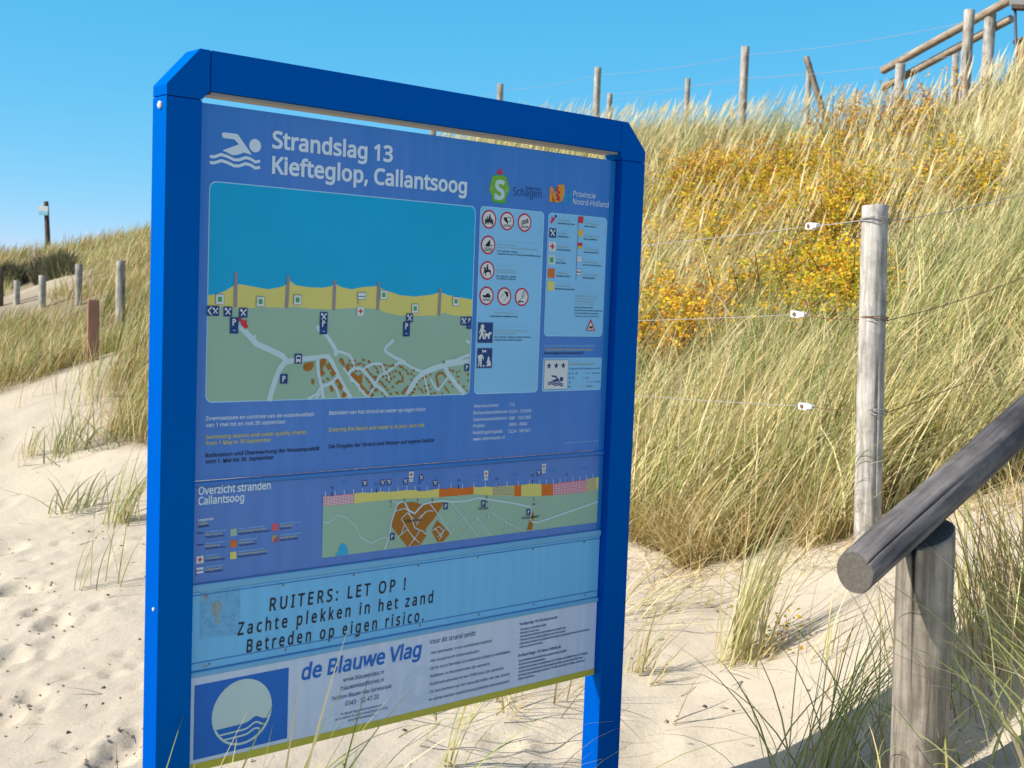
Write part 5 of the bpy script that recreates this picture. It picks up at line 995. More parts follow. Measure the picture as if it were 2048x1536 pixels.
def tube(name, pts, r, mat, parent=None, seg=6):
    pts = [np.array(p, float) for p in pts]; V = []; o0 = np.array(parent.location) if parent is not None else 0
    for i, p in enumerate(pts):
        t = pts[min(i + 1, len(pts) - 1)] - pts[max(0, i - 1)]; t /= np.linalg.norm(t) + 1e-9
        a = np.cross(t, (0, 0, 1)) if abs(t[2]) < .9 else np.cross(t, (1, 0, 0)); a /= np.linalg.norm(a); b = np.cross(t, a)
        for k in range(seg): V.append(p - o0 + r * (math.cos(2 * math.pi * k / seg) * a + math.sin(2 * math.pi * k / seg) * b))
    F = [(i * seg + k, i * seg + (k + 1) % seg, (i + 1) * seg + (k + 1) % seg, (i + 1) * seg + k) for i in range(len(pts) - 1) for k in range(seg)]
    F += [tuple(range(seg - 1, -1, -1)), tuple(range((len(pts) - 1) * seg, len(pts) * seg))]
    return mesh_np(name, V, F, mat, parent=parent, smooth=True)
def sag(a, b, s=0.03, n=14):
    a = np.array(a); b = np.array(b); return [a + (b - a) * t - np.array([0, 0, s * 4 * t * (1 - t)]) for t in np.linspace(0, 1, n)]
def down(p, z): q = np.array(p, float); q[2] = z; return q
def gz(p): return float(H(p[0], p[1]))

def CA(p, x):
    """angle round an upright post of the spot seen at x (-1 left edge .. 1 right edge)"""
    d = CP[:2] - np.array(p)[:2]; b = math.atan2(d[1], d[0]); q = Vector((0, 0, 1)).to_track_quat('Z', 'Y').to_matrix(); ex = q @ Vector((1, 0, 0)); return b + math.asin(x) - math.atan2(ex.y, ex.x)
# near wire fence
pt = at(1750, 410, 5.0); pb = at(1743, 1085, 5.0); pb[0] = pt[0] + .058; pb[1] = pt[1]
fen = empty('wire_fence', (pt[0], pt[1], gz(pt))); tag(fen, 'wire fence with pale grey round posts and white plastic tensioners at foot of dune', 'fence')
log('post', down(pb, gz(pt) - .35), pt, .0555, .0515, (W_PALE, EG_PALE), fen, seg=32, wob=.035, cracks=[(CA(pt, -.84), 0, .62, 1.2), (CA(pt, .35), .55, .9, .5)])
pl = at(930, 520, 7.4); pr = at(2380, 240, 7.0)
zl = CP[2] + 0.25; 
log('post', down(pl, gz(pl) - .3), down(pl, pl[2] + .12), .055, .051, (W_PALE, EG_PALE), fen)
log('post', down(pr, gz(pr) - .3), down(pr, pr[2] + .12), .055, .051, (W_PALE, EG_PALE), fen)
fx = pt - CP; sd_ = np.array([-fx[1], fx[0], 0]); sd_ /= np.linalg.norm(sd_); tow = -np.array([fx[0], fx[1], 0]) / np.hypot(fx[0], fx[1])
zd = [0, at(1750, 640, 5.0)[2] - at(1750, 442, 5.0)[2], at(1750, 826, 5.0)[2] - at(1750, 442, 5.0)[2]]
for k, (py, (tx_, ty_)) in enumerate(zip((442, 640, 826), ((1626, 452), (1598, 629), (1613, 813)))):
    c = at(1750, py, 5.0); c[:2] = pt[:2]; c[0] += .064 * (pt[2] - c[2]) / 1.34
    L0 = c + sd_ * .056 + tow * .02; R0 = c - sd_ * .055 + tow * .01
    tn = at(tx_, ty_, 5.28); tn[2] = at(tx_, ty_, 5.28)[2]
    le = pl + np.array([0, 0, zd[k] * .92]); re = pr + np.array([0, 0, zd[k] * .95]); wm = M_RUST if k else M_WIRE
    tube('wire', sag(L0, tn, .008 if k == 1 else .002, 8), .0021, wm, fen); tube('wire', sag(tn, le, .015), .0017, M_WIRE, fen); tube('wire', sag(R0, re, .09), .0019, wm, fen)
    for j, dz in enumerate((-.006, .004, .009)):
        pts = [c + (.0565 + .001 * j) * (math.cos(a) * tow + math.sin(a) * sd_) + np.array([0, 0, dz + .006 * math.sin(a * (1 + j % 2) + j)]) for a in np.linspace(0, 2 * math.pi, 26)]
        tube('wire_tie', pts, .0022, M_RUST if (k == 1 and j) else M_WIRE, fen)
    # tensioner: body, neck and bolt in one white casting
    dl = (L0 - tn); dl /= np.linalg.norm(dl); up = np.array([0, 0, 1.]); fr = np.cross(dl, up); fr /= np.linalg.norm(fr); up = np.cross(fr, dl)
    prof = [(-.036, -.013), (.006, -.015), (.012, -.008), (.030, -.008), (.036, -.003), (.036, .006), (.030, .010), (.012, .009), (.004, .014), (-.034, .015), (-.038, .010)]
    V = [tn + dl * a + up * b + fr * d - np.array(fen.location) for d in (-.011, .011) for a, b in prof]; n = len(prof)
    F = [tuple(range(n)), tuple(range(2 * n - 1, n - 1, -1))] + [(i, i + n, (i + 1) % n + n, (i + 1) % n) for i in range(n)]
    V += [tn + dl * (-.016 + .009 * x) + up * (.009 * y) + fr * d - np.array(fen.location) for d in (-.0155, .0155) for x, y in disc(8)]; b0 = 2 * n
    F += [tuple(range(b0, b0 + 8)), tuple(range(b0 + 15, b0 + 7, -1))] + [(b0 + i, b0 + 8 + i, b0 + 8 + (i + 1) % 8, b0 + (i + 1) % 8) for i in range(8)]
    mesh_np('wire_tensioner', V, F, [M_PLAST, M_RUST], matidx=[0] * (n + 2) + [1] * 10, parent=fen)
bk = pt + tow * -.052 - sd_ * .028
log('backing_slat', down(bk, pt[2] - .82), down(bk, pt[2] - .20), .022, .018, (W_DARK, W_DARK), fen, seg=8)

# handrail in front
ra = at(1709, 1145, 2.75); rb = at(2048, 838, 3.2); rc_ = ra + (rb - ra) * 2.2
ph = at(1853, 1062, 2.95)
hr = empty('handrail', (ph[0], ph[1], gz(ph))); tag(hr, 'dark round timber handrail on a thick split post in front of the fence', 'handrail')
_rd3 = (rb - ra) / np.linalg.norm(rb - ra); _hp = np.array([-_rd3[1], _rd3[0], 0]); _hp /= np.linalg.norm(_hp); _cn = np.cross(_rd3, _hp)
log('post', down(ph, gz(ph) - .4) + np.array([.03, 0, 0]), ph - np.array([0, 0, .004]), .0695, .0675, (W_POST, EG_DARK), hr, seg=48, wob=.03, step=.03, cut1=_cn, cracks=[(CA(ph, .05), 0, 1.0, 1.5), (CA(ph, .62), .1, .6, .4)])
rdir = Vector(rb - ra).normalized(); rq = rdir.to_track_quat('Z', 'Y').to_matrix(); vv = rq.transposed() @ Vector(CP - ra)
rva = math.atan2(vv.y, vv.x); uu = rq.transposed() @ Vector((0, 0, 1)); rup = math.atan2(uu.y, uu.x); sg = 1 if ((rup - rva + math.pi) % (2 * math.pi) - math.pi) > 0 else -1
log('rail', ra, rc_, .0485, .0505, (W_RAIL, EG_DARK), hr, seg=48, wob=.045, step=.05, cut0=(_rd3[0], _rd3[1], .12), cracks=[(rva - sg * .12, -.1, .22, .5)])
p2_ = down(ra + (rb - ra) * 2.0, 0); p2t = (ra + (rb - ra) * 2.0)[2] - .055
log('post', down(p2_, gz(p2_) - .4), down(p2_, p2t), .0695, .0675, (W_POST, EG_DARK), hr, seg=24)

# crest fences
def crest_post(parent, px, py, D, r, mats=(W_GREY, EG_PALE), lean=0.0):
    t = at(px, py, D); b = down(t, gz(t) - .3); b[0] += lean
    return log('post', b, t, r * 1.05, r, mats, parent, seg=14, step=.12), t
cf1 = empty('wire_fence', (at(1490, 93, 18)[0], at(1490, 93, 18)[1], gz(at(1490, 93, 18)))); tag(cf1, 'fence of tall round posts with thin wire along the dune crest', 'fence')
tops_ = [crest_post(cf1, *a)[1] for a in [(868, 205, 24.0, .058), (1001, 168, 22.6, .058), (1196, 135, 21, .058), (1491, 93, 18, .060), (1939, 20, 13, .056)]]
for dz in (.12, .45, .8):
    for a, b in zip(tops_, tops_[1:]): tube('wire', sag(a - np.array([0, 0, dz]), b - np.array([0, 0, dz]), .05), .0024, M_WIRE, cf1, 5)
b2 = at(1620, 115, 25)
cf2 = empty('wire_fence', (b2[0], b2[1], gz(b2))); tag(cf2, 'fence of short thin posts with a slanting brace beyond the dune crest', 'fence')
t2 = [crest_post(cf2, *a)[1] for a in [(1220, 187, 27, .055), (1376, 157, 26, .058), (1619, 127, 25, .056), (1711, 178, 27, .05)]]
log('brace', down(at(1652, 215, 25.2), at(1652, 215, 25.2)[2] - .9) + np.array([.25, 0, 0]), at(1612, 113, 24.9), .06, .06, (W_TAN, EG_PALE), cf2, seg=12, step=.15)
for a, b in zip(t2, t2[1:]): tube('wire', sag(a - np.array([0, 0, .15]), b - np.array([0, 0, .15]), .05), .0024, M_WIRE, cf2, 5)

# stair handrail on the crest
h0 = at(1800, 130, 17.6)
ch_ = empty('handrail', (h0[0], h0[1], gz(h0))); tag(ch_, 'pale timber stair handrail with two sloping rails on the dune crest', 'handrail')
log('rail', at(1766, 141, 18.0), at(2024, -2, 15.8), .058, .056, (W_TAN, EG_PALE), ch_, seg=16, step=.2)
log('rail', at(1768, 174, 18.2), at(2023, 37, 16.0), .055, .052, (W_TAN, EG_PALE), ch_, seg=16, step=.2)
for px, py, D, r in [(1801, 128, 17.6, .068), (1981, 28, 16.2, .074), (1913, 94, 19.5, .052)]: crest_post(ch_, px, py, D, r, (W_PALE, EG_PALE))
# at the top of the stair
g0 = at(2052, 92, 14.6)
bn = empty('litter_bin', (g0[0], g0[1], gz(g0)), -.5); tag(bn, 'red brown timber bin with sloping lid at the top of the stair', 'bin')
zt_ = g0[2] - gz(g0)
def boxat(name, x0, x1, y0, y1, z0, z1, mat, parent, shear=0.0, bev=.006):
    v = [(x, y, z + shear * (x - x0)) if z == z1 else (x, y, z + (shear * (x - x0) if z0 > .3 else 0)) for x in (x0, x1) for y in (y0, y1) for z in (z0, z1)]
    f = [(0, 1, 3, 2), (4, 6, 7, 5), (0, 4, 5, 1), (2, 3, 7, 6), (0, 2, 6, 4), (1, 5, 7, 3)]
    return mesh_np(name, v, f, mat, parent=parent)
boxat('bin_body', -.09, .28, -.19, .19, -.2, zt_, W_RED, bn, .25); boxat('lid', -.12, .32, -.22, .22, zt_ + .005, zt_ + .035, W_DARK, bn, .3)
l0 = at(2035, 40, 14.3)
lp = empty('notice_board', (l0[0], l0[1], gz(l0)), -.4); tag(lp, 'tilted grey notice board on a thin dark leg beside the stair rail', 'notice board')
zt_ = l0[2] - gz(l0)
tube('leg', [np.array([l0[0] + .06, l0[1], gz(l0) - .1]), np.array([l0[0] + .06, l0[1], gz(l0) + .2]), np.array([l0[0] - .04, l0[1], l0[2] + .16])], .018, flat('dark_steel', (.06, .07, .09), .4), lp, 8)
lp.children[0].matrix_basis = Matrix.Rotation(.4, 4, 'Z')
boxat('panel', -.10, .45, -.02, .02, zt_ + .17, zt_ + .32, M_GREYM, lp, -.12); boxat('ledge', -.07, .45, -.10, .03, zt_ + .12, zt_ + .165, W_DARK, lp, -.12)

# left dune
CLEAR = []
def post_thing(px, py, pyb, wpx, label, mats=(W_GREY, EG_PALE), grp='round posts on the left dune'):
    g = ground(px, pyb, 6); D = float((g - CP) @ cf); t = at(px, py, D); r = wpx / 2 * D / FOC; CLEAR.append((g[0], g[1], D))
    o = log('wooden_post', down(t, g[2] - .35), t, r * 1.04, r, mats, None, seg=16, step=.1); tag(o, label, 'post', grp); return o
post_thing(242, 521, 646, 18.5, 'thickest round grey post on the left dune, nearest the blue board')
post_thing(158, 528, 612, 14, 'round grey post between the thick post and the short far posts on the left dune')
post_thing(85, 551, 616, 14, 'pale round post standing at the edge of the grass below the sign pole')
post_thing(34, 561, 610, 12, 'short pale round post in front of the bare sand patch')
post_thing(1, 533, 614, 12, 'dark thin post cut by the left edge of the photo', (W_DARK, W_DARK))
g = ground(187, 722, 5); D = float((g - CP) @ cf); t = at(187, 600, D); CLEAR.append((g[0], g[1], D)); hw = 21.0 / 2 * D / FOC
sq = empty('square_post', (t[0], t[1], g[2]), R(24)); tag(sq, 'square red brown timber post with a pale sunlit side in the left grass', 'post')
o = boxat('post', -hw, hw, -hw, hw, -.35, t[2] - g[2], W_RED, sq)
import bmesh
bm = bmesh.new(); bm.from_mesh(o.data); bmesh.ops.bevel(bm, geom=list(bm.edges), offset=.006, segments=2, affect='EDGES'); bm.to_mesh(o.data); bm.free()
def clearleft(x, y, px, D):
    k = np.ones(len(x), bool)
    for gx_, gy_, d_ in CLEAR:
        dx, dy = x - gx_, y - gy_; u = np.array([gx_, gy_]) / math.hypot(gx_, gy_); al = -(dx * u[0] + dy * u[1]); pe = np.abs(-dx * u[1] + dy * u[0]); k &= ~((al > -.15) & (al < .10 * d_) & (pe < .025 * d_))
    return k
t = at(92, 403, 31); b = at(99, 505, 31); b = down(b, min(gz(b), b[2]) - .4)
sp = empty('signpost', (b[0], b[1], gz(b))); tag(sp, 'leaning brown pole carrying a small white and pale blue sign against the sky', 'signpost')
log('pole', b, t, .075, .058, (W_DARK, EG_DARK), sp, seg=14, step=.2)
c = at(88, 421, 30.9) - np.array(sp.location)
o = mesh_np('sign_plate', [c + np.array([x, y, z]) for y in (-.012, .012) for x, z in ((-.13, -.115), (.10, -.115), (.10, .11), (-.13, .11))], [(0, 1, 2, 3), (7, 6, 5, 4), (0, 4, 5, 1), (1, 5, 6, 2), (2, 6, 7, 3), (3, 7, 4, 0)], M_PLAST, parent=sp)
o = mesh_np('sign_band', [c + np.array([x, -.016, z]) for x, z in ((-.125, -.11), (.095, -.11), (.095, -.015), (-.125, -.015))], [(0, 1, 2, 3)], flat('pale_blue_band', (.30, .62, .78), .4), parent=sp)

# ---------------------------------------------------------------- plants
M_GRASS = plantmat('marram_blade', .36); M_LEAF = plantmat('rose_leaf', .45, .5)
STRAW = np.array((.66, .55, .26)); PALE = np.array((.80, .71, .44)); GREEN = np.array((.19, .26, .055)); GGREEN = np.array((.35, .40, .155)); BROWN = np.array((.34, .235, .115)); ORANGE = np.array((.46, .29, .09)); DGREEN = np.array((.09, .15, .05))
def proj(p):
    q = p - CP; z = q @ cf; return 1024 + FOC * (q @ cr) / z, 768 + FOC * (q @ cd) / z, z
def blades(base, az, l0, l1, L, w, c0, c1, K=5, pw=1.4, curl=0.0):
    n = len(base); t = np.linspace(0, 1, K + 1)
    tw = rng.uniform(0, 2 * np.pi, n); P0 = base.copy(); V = np.empty((n, K + 1, 2, 3)); Cc = np.empty((n, K + 1, 2, 3))
    wx = np.stack([np.cos(tw), np.sin(tw), np.zeros(n)], -1)
    wx /= np.linalg.norm(wx, axis=1, keepdims=True)
    for i in range(K + 1):
        ww = w * (1 - t[i] ** 2.2) + w * .06
        V[:, i, 0] = P0 + wx * (ww * .5)[:, None]; V[:, i, 1] = P0 - wx * (ww * .5)[:, None]
        m = np.clip(t[i] * 1.15, 0, 1); col = c0 * (1 - m) + c1 * m; Cc[:, i, 0] = col; Cc[:, i, 1] = col
        if i < K:
            tm = (t[i] + t[i + 1]) / 2; th = l0 + (l1 - l0) * tm ** pw; aa = az + curl * tm
            P0 = P0 + np.stack([np.sin(th) * np.cos(aa), np.sin(th) * np.sin(aa), np.cos(th)], -1) * (L / K)[:, None]
    V = V.reshape(-1, 3); Cc = Cc.reshape(-1, 3); ids = np.arange(n * (K + 1) * 2).reshape(n, K + 1, 2)
    F = np.stack([ids[:, :-1, 0], ids[:, :-1, 1], ids[:, 1:, 1], ids[:, 1:, 0]], -1).reshape(-1, 4)
    return V, F, Cc
def merge(parts):
    V = []; F = []; Cc = []; b = 0
    for v, f, c in parts: V.append(v); F.append(f + b); Cc.append(c); b += len(v)
    return np.concatenate(V), np.concatenate(F), np.concatenate(Cc)
def mixcol(n, cols, wts):
    k = rng.choice(len(cols), n, p=np.array(wts) / sum(wts)); c = np.array(cols)[k]; return c * rng.uniform(.75, 1.25, (n, 1)) * rng.uniform(.94, 1.06, (n, 3))
def sample(n, pxr, Dr, power):
    """ground points between two bearings, denser near the viewer"""
    px = rng.uniform(*pxr, n); a, b = Dr; u = rng.random(n); D = (a ** power + u * (b ** power - a ** power)) ** (1 / power)
    d = np.stack([(px - 1024) / FOC * cr[0] + cf[0], np.full(n, cf[1])], -1); d[:, 0] += 0
    x = (px - 1024) / FOC * D; y = D * 1.0
    return x, y, px, D
def wind(n, s=.7): return rng.normal(.25, s, n)
def tussocks(x, y, per, sig):
    n = len(x); X = np.repeat(x, per) + rng.normal(0, sig, n * per); Y = np.repeat(y, per) + rng.normal(0, sig, n * per); return X, Y, np.repeat(np.arange(n), per)
def field(nclump, pxr, Dr, per, power, cols_fn, lenr, sig=.09, keep=None, wid=.0052, lean=(.12, .95)):
    x, y, px, D = sample(nclump, pxr, Dr, power); ok = ~bare(x, y)
    if keep is not None: ok &= keep(x, y, px, D)
    ok &= rng.random(len(x)) < np.clip(.12 + 2.3 * (vnoise(x, y, 1.35, 61) - .22), .1, 1)
    x, y, D = x[ok], y[ok], D[ok]
    X, Y, ci = tussocks(x, y, per, sig); ok = ~bare(X, Y); X, Y, ci = X[ok], Y[ok], ci[ok]; Z = H(X, Y); n = len(X); DD = D[ci]
    nc = len(x); ch = rng.uniform(.65, 1.2, nc)[ci]; loose = rng.uniform(.12, .5, nc)[ci]
    az = rng.normal(.22, .75, nc)[ci] + rng.normal(0, 1, n) * loose; l0 = np.abs(rng.normal(lean[0], .1, nc)[ci] + rng.normal(0, .12, n)); l1 = np.clip(rng.normal(lean[1], .33, nc)[ci] + rng.normal(0, .22, n), .2, 1.9); bk_ = rng.random(n) < .09; l1 = np.where(bk_, rng.uniform(1.5, 2.5, n), l1)
    L = rng.uniform(*lenr, n) * ch; w = wid * (DD / 7).clip(.8, 4) ** .65 * rng.uniform(.7, 1.3, n)
    c0, c1 = cols_fn(X, Y, n, ci)
    return blades(np.stack([X, Y, Z - .02], -1), az, l0, l1, L, w, c0, c1)
def cols_right(X, Y, n, ci):
    g = vnoise(X, Y, .55, 21); q = rng.random(n); nc = int(ci.max()) + 1; tint = rng.random(nc)[ci]; lum = rng.uniform(.68, 1.22, nc)[ci] * (.80 + .42 * vnoise(X, Y, .8, 62))
    gr = np.clip((g - .35) * 1.5 + (tint - .5) * 1.5 + .30, .06, .9)
    c1 = np.where((q < gr)[:, None], mixcol(n, [GREEN, GGREEN, DGREEN], [3, 4, 1]), mixcol(n, [STRAW, PALE, BROWN, ORANGE], [5, 4, 1, .5]))
    c1 = c1 * lum[:, None]
    c0 = .65 * c1 + .35 * mixcol(n, [BROWN, STRAW, PALE], [1, 3, 1]); tip = mixcol(n, [STRAW, PALE], [1, 1]); c1 = np.where((rng.random(n) < .35)[:, None], tip, c1)
    return c0, c1
def cols_left(X, Y, n, ci):
    c0, c1 = cols_right(X, Y, n, ci); o = mixcol(n, [ORANGE, BROWN, GREEN], [2, 1.5, 2]); k = (rng.random(n) < .35)[:, None]; return np.where(k, o * .9, c0), np.where(k, o, c1)
def cols_dry(X, Y, n, ci): c = mixcol(n, [BROWN, ORANGE, STRAW, PALE], [3, 2, 3, 1]); return c * .8, c
BUSH = {
 'mid': [(1310,440),(1400,400),(1560,385),(1700,410),(1760,450),(1740,570),(1690,690),(1570,715),(1440,650),(1350,570)],
 'post': [(1560,640),(1640,600),(1735,590),(1740,690),(1650,750),(1570,730)],
 'crest': [(1640,300),(1720,275),(1800,262),(1880,262),(1910,310),(1850,370),(1760,400),(1680,390),(1610,365)],
 'board': [(1262,690),(1300,640),(1370,640),(1430,670),(1420,740),(1330,790),(1262,770)],
 'right': [(1850,425),(1920,400),(1975,430),(1950,490),(1880,500)],
 'high': [(1350,385),(1440,370),(1560,345),(1620,355),(1600,390),(1480,405),(1370,425)]}
BUSHG = [gpoly(v) for v in BUSH.values()]
def openground(x, y, px, D):
    k = np.zeros(len(x), bool)
    for g in BUSHG: k |= inpoly(x, y, g) | inpoly(x * 1.035, y * 1.035, g) | inpoly(x * 1.07, y * 1.07, g)
    return ~k | (rng.random(len(x)) < .30)
parts = [field(2900, (1215, 2350), (4.7, 11), 26, 1.25, cols_right, (.36, .80), .07, openground, .0068, (.22, 1.1)), field(3000, (1180, 2350), (10, 26), 22, 1.0, cols_right, (.32, .66), .10, openground, .0060, (.14, .9)),
         field(2000, (330, 1215), (6.5, 27), 20, 1.0, cols_right, (.35, .7), .13)]
# thin upright stalks with pale plumes
x, y, px, D = sample(2600, (850, 2350), (8, 26), 1.0); ok = ~bare(x, y); x, y, D = x[ok], y[ok], D[ok]; n = len(x)
b = np.stack([x, y, H(x, y)], -1); az = wind(n, .4); L = rng.uniform(.55, .95, n)
v, f, c = blades(b, az, np.abs(rng.normal(.1, .08, n)), rng.uniform(.35, .9, n), L, .0045 * (D / 7).clip(.8, 4) ** .7, mixcol(n, [STRAW, GGREEN], [2, 1]), mixcol(n, [PALE, STRAW], [3, 1]), K=6); parts.append((v, f, c))
tipc = v.reshape(n, 7, 2, 3).mean(2); s0, s1 = tipc[:, 4], tipc[:, 6]; dirn = s1 - s0
for rot_ in (0, 1):
    sdv = np.cross(dirn, np.array([0, 0, 1.])) if rot_ == 0 else np.array([[0, 0, 1.]]).repeat(n, 0); sdv = sdv / (np.linalg.norm(sdv, axis=1, keepdims=True) + 1e-9) * (.0075 * (D / 8).clip(.8, 2.5) ** .6)[:, None]
    V = np.stack([s0, s0 + dirn * .4 + sdv, s1 + dirn * .1, s0 + dirn * .4 - sdv], 1).reshape(-1, 3); ids = np.arange(n * 4).reshape(n, 4); parts.append((V, ids, np.repeat(mixcol(n, [PALE * 1.08, PALE, STRAW], [2, 2, 1]), 4, 0)))
v, f, c = merge(parts); go = mesh_np('dune_grass', v, f, M_GRASS, c, smooth=False); tag(go, 'tall straw and green dune grass bent by wind over the right dune', 'dune grass', kind='stuff')
parts = [field(1900, (-900, 330), (6.6, 14), 26, 1.2, cols_left, (.28, .56), .10, clearleft), field(4400, (-900, 420), (12, 34), 22, 1.0, cols_left, (.22, .46), .14, clearleft)]
v, f, c = merge(parts); go = mesh_np('dune_grass', v, f, M_GRASS, c); tag(go, 'green and rust coloured dune grass covering the left dune', 'dune grass', kind='stuff')
# dead undergrowth: short, tangled
SR = np.array(sand_right)
def dline(x, y):
    p = np.stack([x, y], -1); best = np.full(len(x), 1e9)
    for a, b in zip(SR, SR[1:]):
        ab = b - a; t = np.clip(((p - a) @ ab) / (ab @ ab), 0, 1); best = np.minimum(best, np.linalg.norm(p - a - t[:, None] * ab, axis=1))
    return best
def tangled(n0, pxr, Dr, power, keep, lenr, cols, wid=.0042):
    x, y, px, D = sample(n0, pxr, Dr, power); ok = ~bare(x, y) & keep(x, y, px, D); x, y, D = x[ok], y[ok], D[ok]; n = len(x)
    b = np.stack([x, y, H(x, y) - .01], -1); c1 = mixcol(n, *cols)
    return blades(b, rng.uniform(0, 6.28, n), rng.uniform(0, .9, n), rng.uniform(.8, 2.6, n), rng.uniform(*lenr, n), wid * (D / 7).clip(.8, 4) ** .65, c1 * .8, c1, K=6, curl=rng.normal(0, 1.6, n))
LITS = ([BROWN * 1.25, ORANGE * 1.2, STRAW, PALE, GREEN], [2, 2, 4, 1.5, .7])
def spill(n0, w):
    """dead stalks and runners strewn over the sand in front of the grass"""
    a = rng.integers(0, len(SR) - 1, n0); t = rng.random(n0)[:, None]; p = SR[a] * (1 - t) + SR[a + 1] * t; p = p + rng.normal(0, .10, (n0, 2)) - np.stack([np.zeros(n0), np.abs(rng.normal(0, w, n0))], -1)
    b = np.c_[p, H(p[:, 0], p[:, 1]) + .002]; c = mixcol(n0, [BROWN, STRAW, PALE, ORANGE], [2, 3, 2, 1])
    return blades(b, rng.normal(.1, 1.3, n0), rng.uniform(.7, 1.5, n0), rng.uniform(1.45, 1.8, n0), rng.uniform(.1, .5, n0), np.full(n0, .0042), c, c, K=6, curl=rng.normal(0, .8, n0))
parts = [tangled(20000, (1215, 1700), (4.9, 6.9), 1.0, lambda x, y, px, D: (dline(x, y) < .75) & (rng.random(len(x)) < np.clip(1.1 - dline(x, y), .1, 1)), (.16, .42), LITS), spill(700, .28),
         tangled(34000, (1215, 2350), (4.7, 14), 1.1, lambda x, y, px, D: rng.random(len(x)) < .8, (.12, .32), ([BROWN, STRAW, ORANGE, GREEN], [3, 4, 1, 1])),
         tangled(24000, (-900, 330), (6.6, 18), 1.0, lambda x, y, px, D: clearleft(x, y, px, D), (.12, .35), ([BROWN, ORANGE, STRAW, GREEN], [3, 3, 2, 2]))]
v, f, c = merge(parts); go = mesh_np('dead_grass', v, f, M_GRASS, c); tag(go, 'tangled dead brown grass at the foot of the dunes', 'dead grass', kind='stuff')

# rose bushes
YEL = np.array((.86, .60, .025)); GOLD = np.array((.74, .37, .016)); OLIVE = np.array((.33, .34, .035)); RUST = np.array((.38, .14, .025)); LIME = np.array((.55, .52, .05))
def shrub(label, poly, nst, hr_, pal, lpst=20, dark=(.22, .11, .06), lsz=(.009, .018)):
    pg = np.array(gpoly(poly)); lo, hi = pg.min(0), pg.max(0); pts = np.empty((0, 2))
    while len(pts) < nst:
        q = rng.uniform(lo, hi, (nst * 3, 2)); q = q[inpoly(q[:, 0], q[:, 1], [tuple(a) for a in pg])]; q = q[rng.random(len(q)) < np.clip((vnoise(q[:, 0], q[:, 1], 2.3, 31) - .36) * 3.2, .04, 1)]; pts = np.vstack([pts, q])
    pts = pts[:nst] + rng.normal(0, min(.16, .10 * float((hi - lo).max())), (nst, 2)) * rng.choice([.3, 1, 1.5], (nst, 1)); z = H(pts[:, 0], pts[:, 1]); b = np.c_[pts, z]; n = nst; ctr = b.mean(0); ctr[2] = gz(ctr)
    root = empty('rose_bush', ctr); tag(root, label, 'shrub', 'autumn rose bushes')
    K = 6; L = rng.uniform(*hr_, n); c = mixcol(n, [np.array(dark), np.array((.2, .12, .06))], [1, 1])
    v, f, cc = blades(b - ctr, rng.uniform(0, 6.28, n), np.abs(rng.normal(.1, .1, n)), rng.uniform(.2, 1.0, n), L, .02 * L, c, c, K=K)
    mesh_np('stems', v, f, M_GRASS, cc, parent=root)
    path = v.reshape(n, K + 1, 2, 3).mean(2); m = n * lpst; si = np.repeat(np.arange(n), lpst); t = np.clip(rng.beta(2.6, 1.2, m), .12, .999) * K; i0 = t.astype(int); fr_ = (t - i0)[:, None]
    p = path[si, i0] * (1 - fr_) + path[si, np.minimum(i0 + 1, K)] * fr_; sprd = np.repeat(rng.normal(0, .045, (m // 5 + 1, 3)), 5, 0)[:m]; p = p[(np.arange(m) // 5) * 5] + sprd + rng.normal(0, .016, (m, 3))
    a = rng.uniform(0, 6.28, m); e = rng.normal(.0, .5, m); ld = np.stack([np.cos(a) * np.cos(e), np.sin(a) * np.cos(e), np.sin(e)], -1); up = rng.normal(0, .42, (m, 3)) + np.array([-.55, -.35, .75]); sdv = np.cross(ld, up); sdv /= np.linalg.norm(sdv, axis=1, keepdims=True)
    ll = rng.uniform(*lsz, m)[:, None]; nrm = np.cross(sdv, ld)
    V = np.stack([p - ld * ll, p + sdv * ll * .62 + nrm * ll * .2, p + ld * ll * 1.05, p - sdv * ll * .62 + nrm * ll * .2], 1).reshape(-1, 3)
    wp = p + ctr; nn = vnoise(wp[:, 0] + wp[:, 2], wp[:, 1], 1.5, 33)
    stc = rng.choice(len(pal[0]), n, p=np.array(pal[1]) / sum(pal[1]))[si]; own = rng.choice(len(pal[0]), m, p=np.array(pal[1]) / sum(pal[1])); k = np.where(rng.random(m) < .6, stc, own)
    cl = np.array(pal[0])[k] * rng.uniform(.7, 1.25, (m, 1)) * (.8 + .4 * nn)[:, None]
    mesh_np('foliage', V, np.arange(m * 4).reshape(m, 4), M_LEAF, np.repeat(cl, 4, 0), parent=root)
    return root
PY = ([YEL, GOLD, OLIVE, LIME, RUST], [4, 2.2, 2.6, 1.6, 1.3]); PR = ([YEL, GOLD, RUST, OLIVE], [2, 3, 3, 1])
shrub('large yellow and gold rose bush filling the middle of the right dune', BUSH['mid'], 1300, (.3, .66), PY, 36)
shrub('yellow and green rose patch behind the top of the near fence post', BUSH['post'], 420, (.28, .5), ([YEL, LIME, OLIVE, GOLD], [3, 2, 3, 1.5]), 34)
shrub('rust and orange rose bush below the crest handrail', BUSH['crest'], 900, (.4, .8), PR, 30)
shrub('low golden rose bush close beside the right post of the blue board', BUSH['board'], 270, (.28, .5), ([YEL, GOLD, OLIVE, RUST], [3, 3, 2, 1]), 34)
shrub('small yellow rose bush at the right of the dune above the fence wire', BUSH['right'], 110, (.3, .6), PY, 40)
shrub('sparse orange rose bush high on the dune between the tall crest posts', BUSH['high'], 360, (.3, .6), PR, 28)
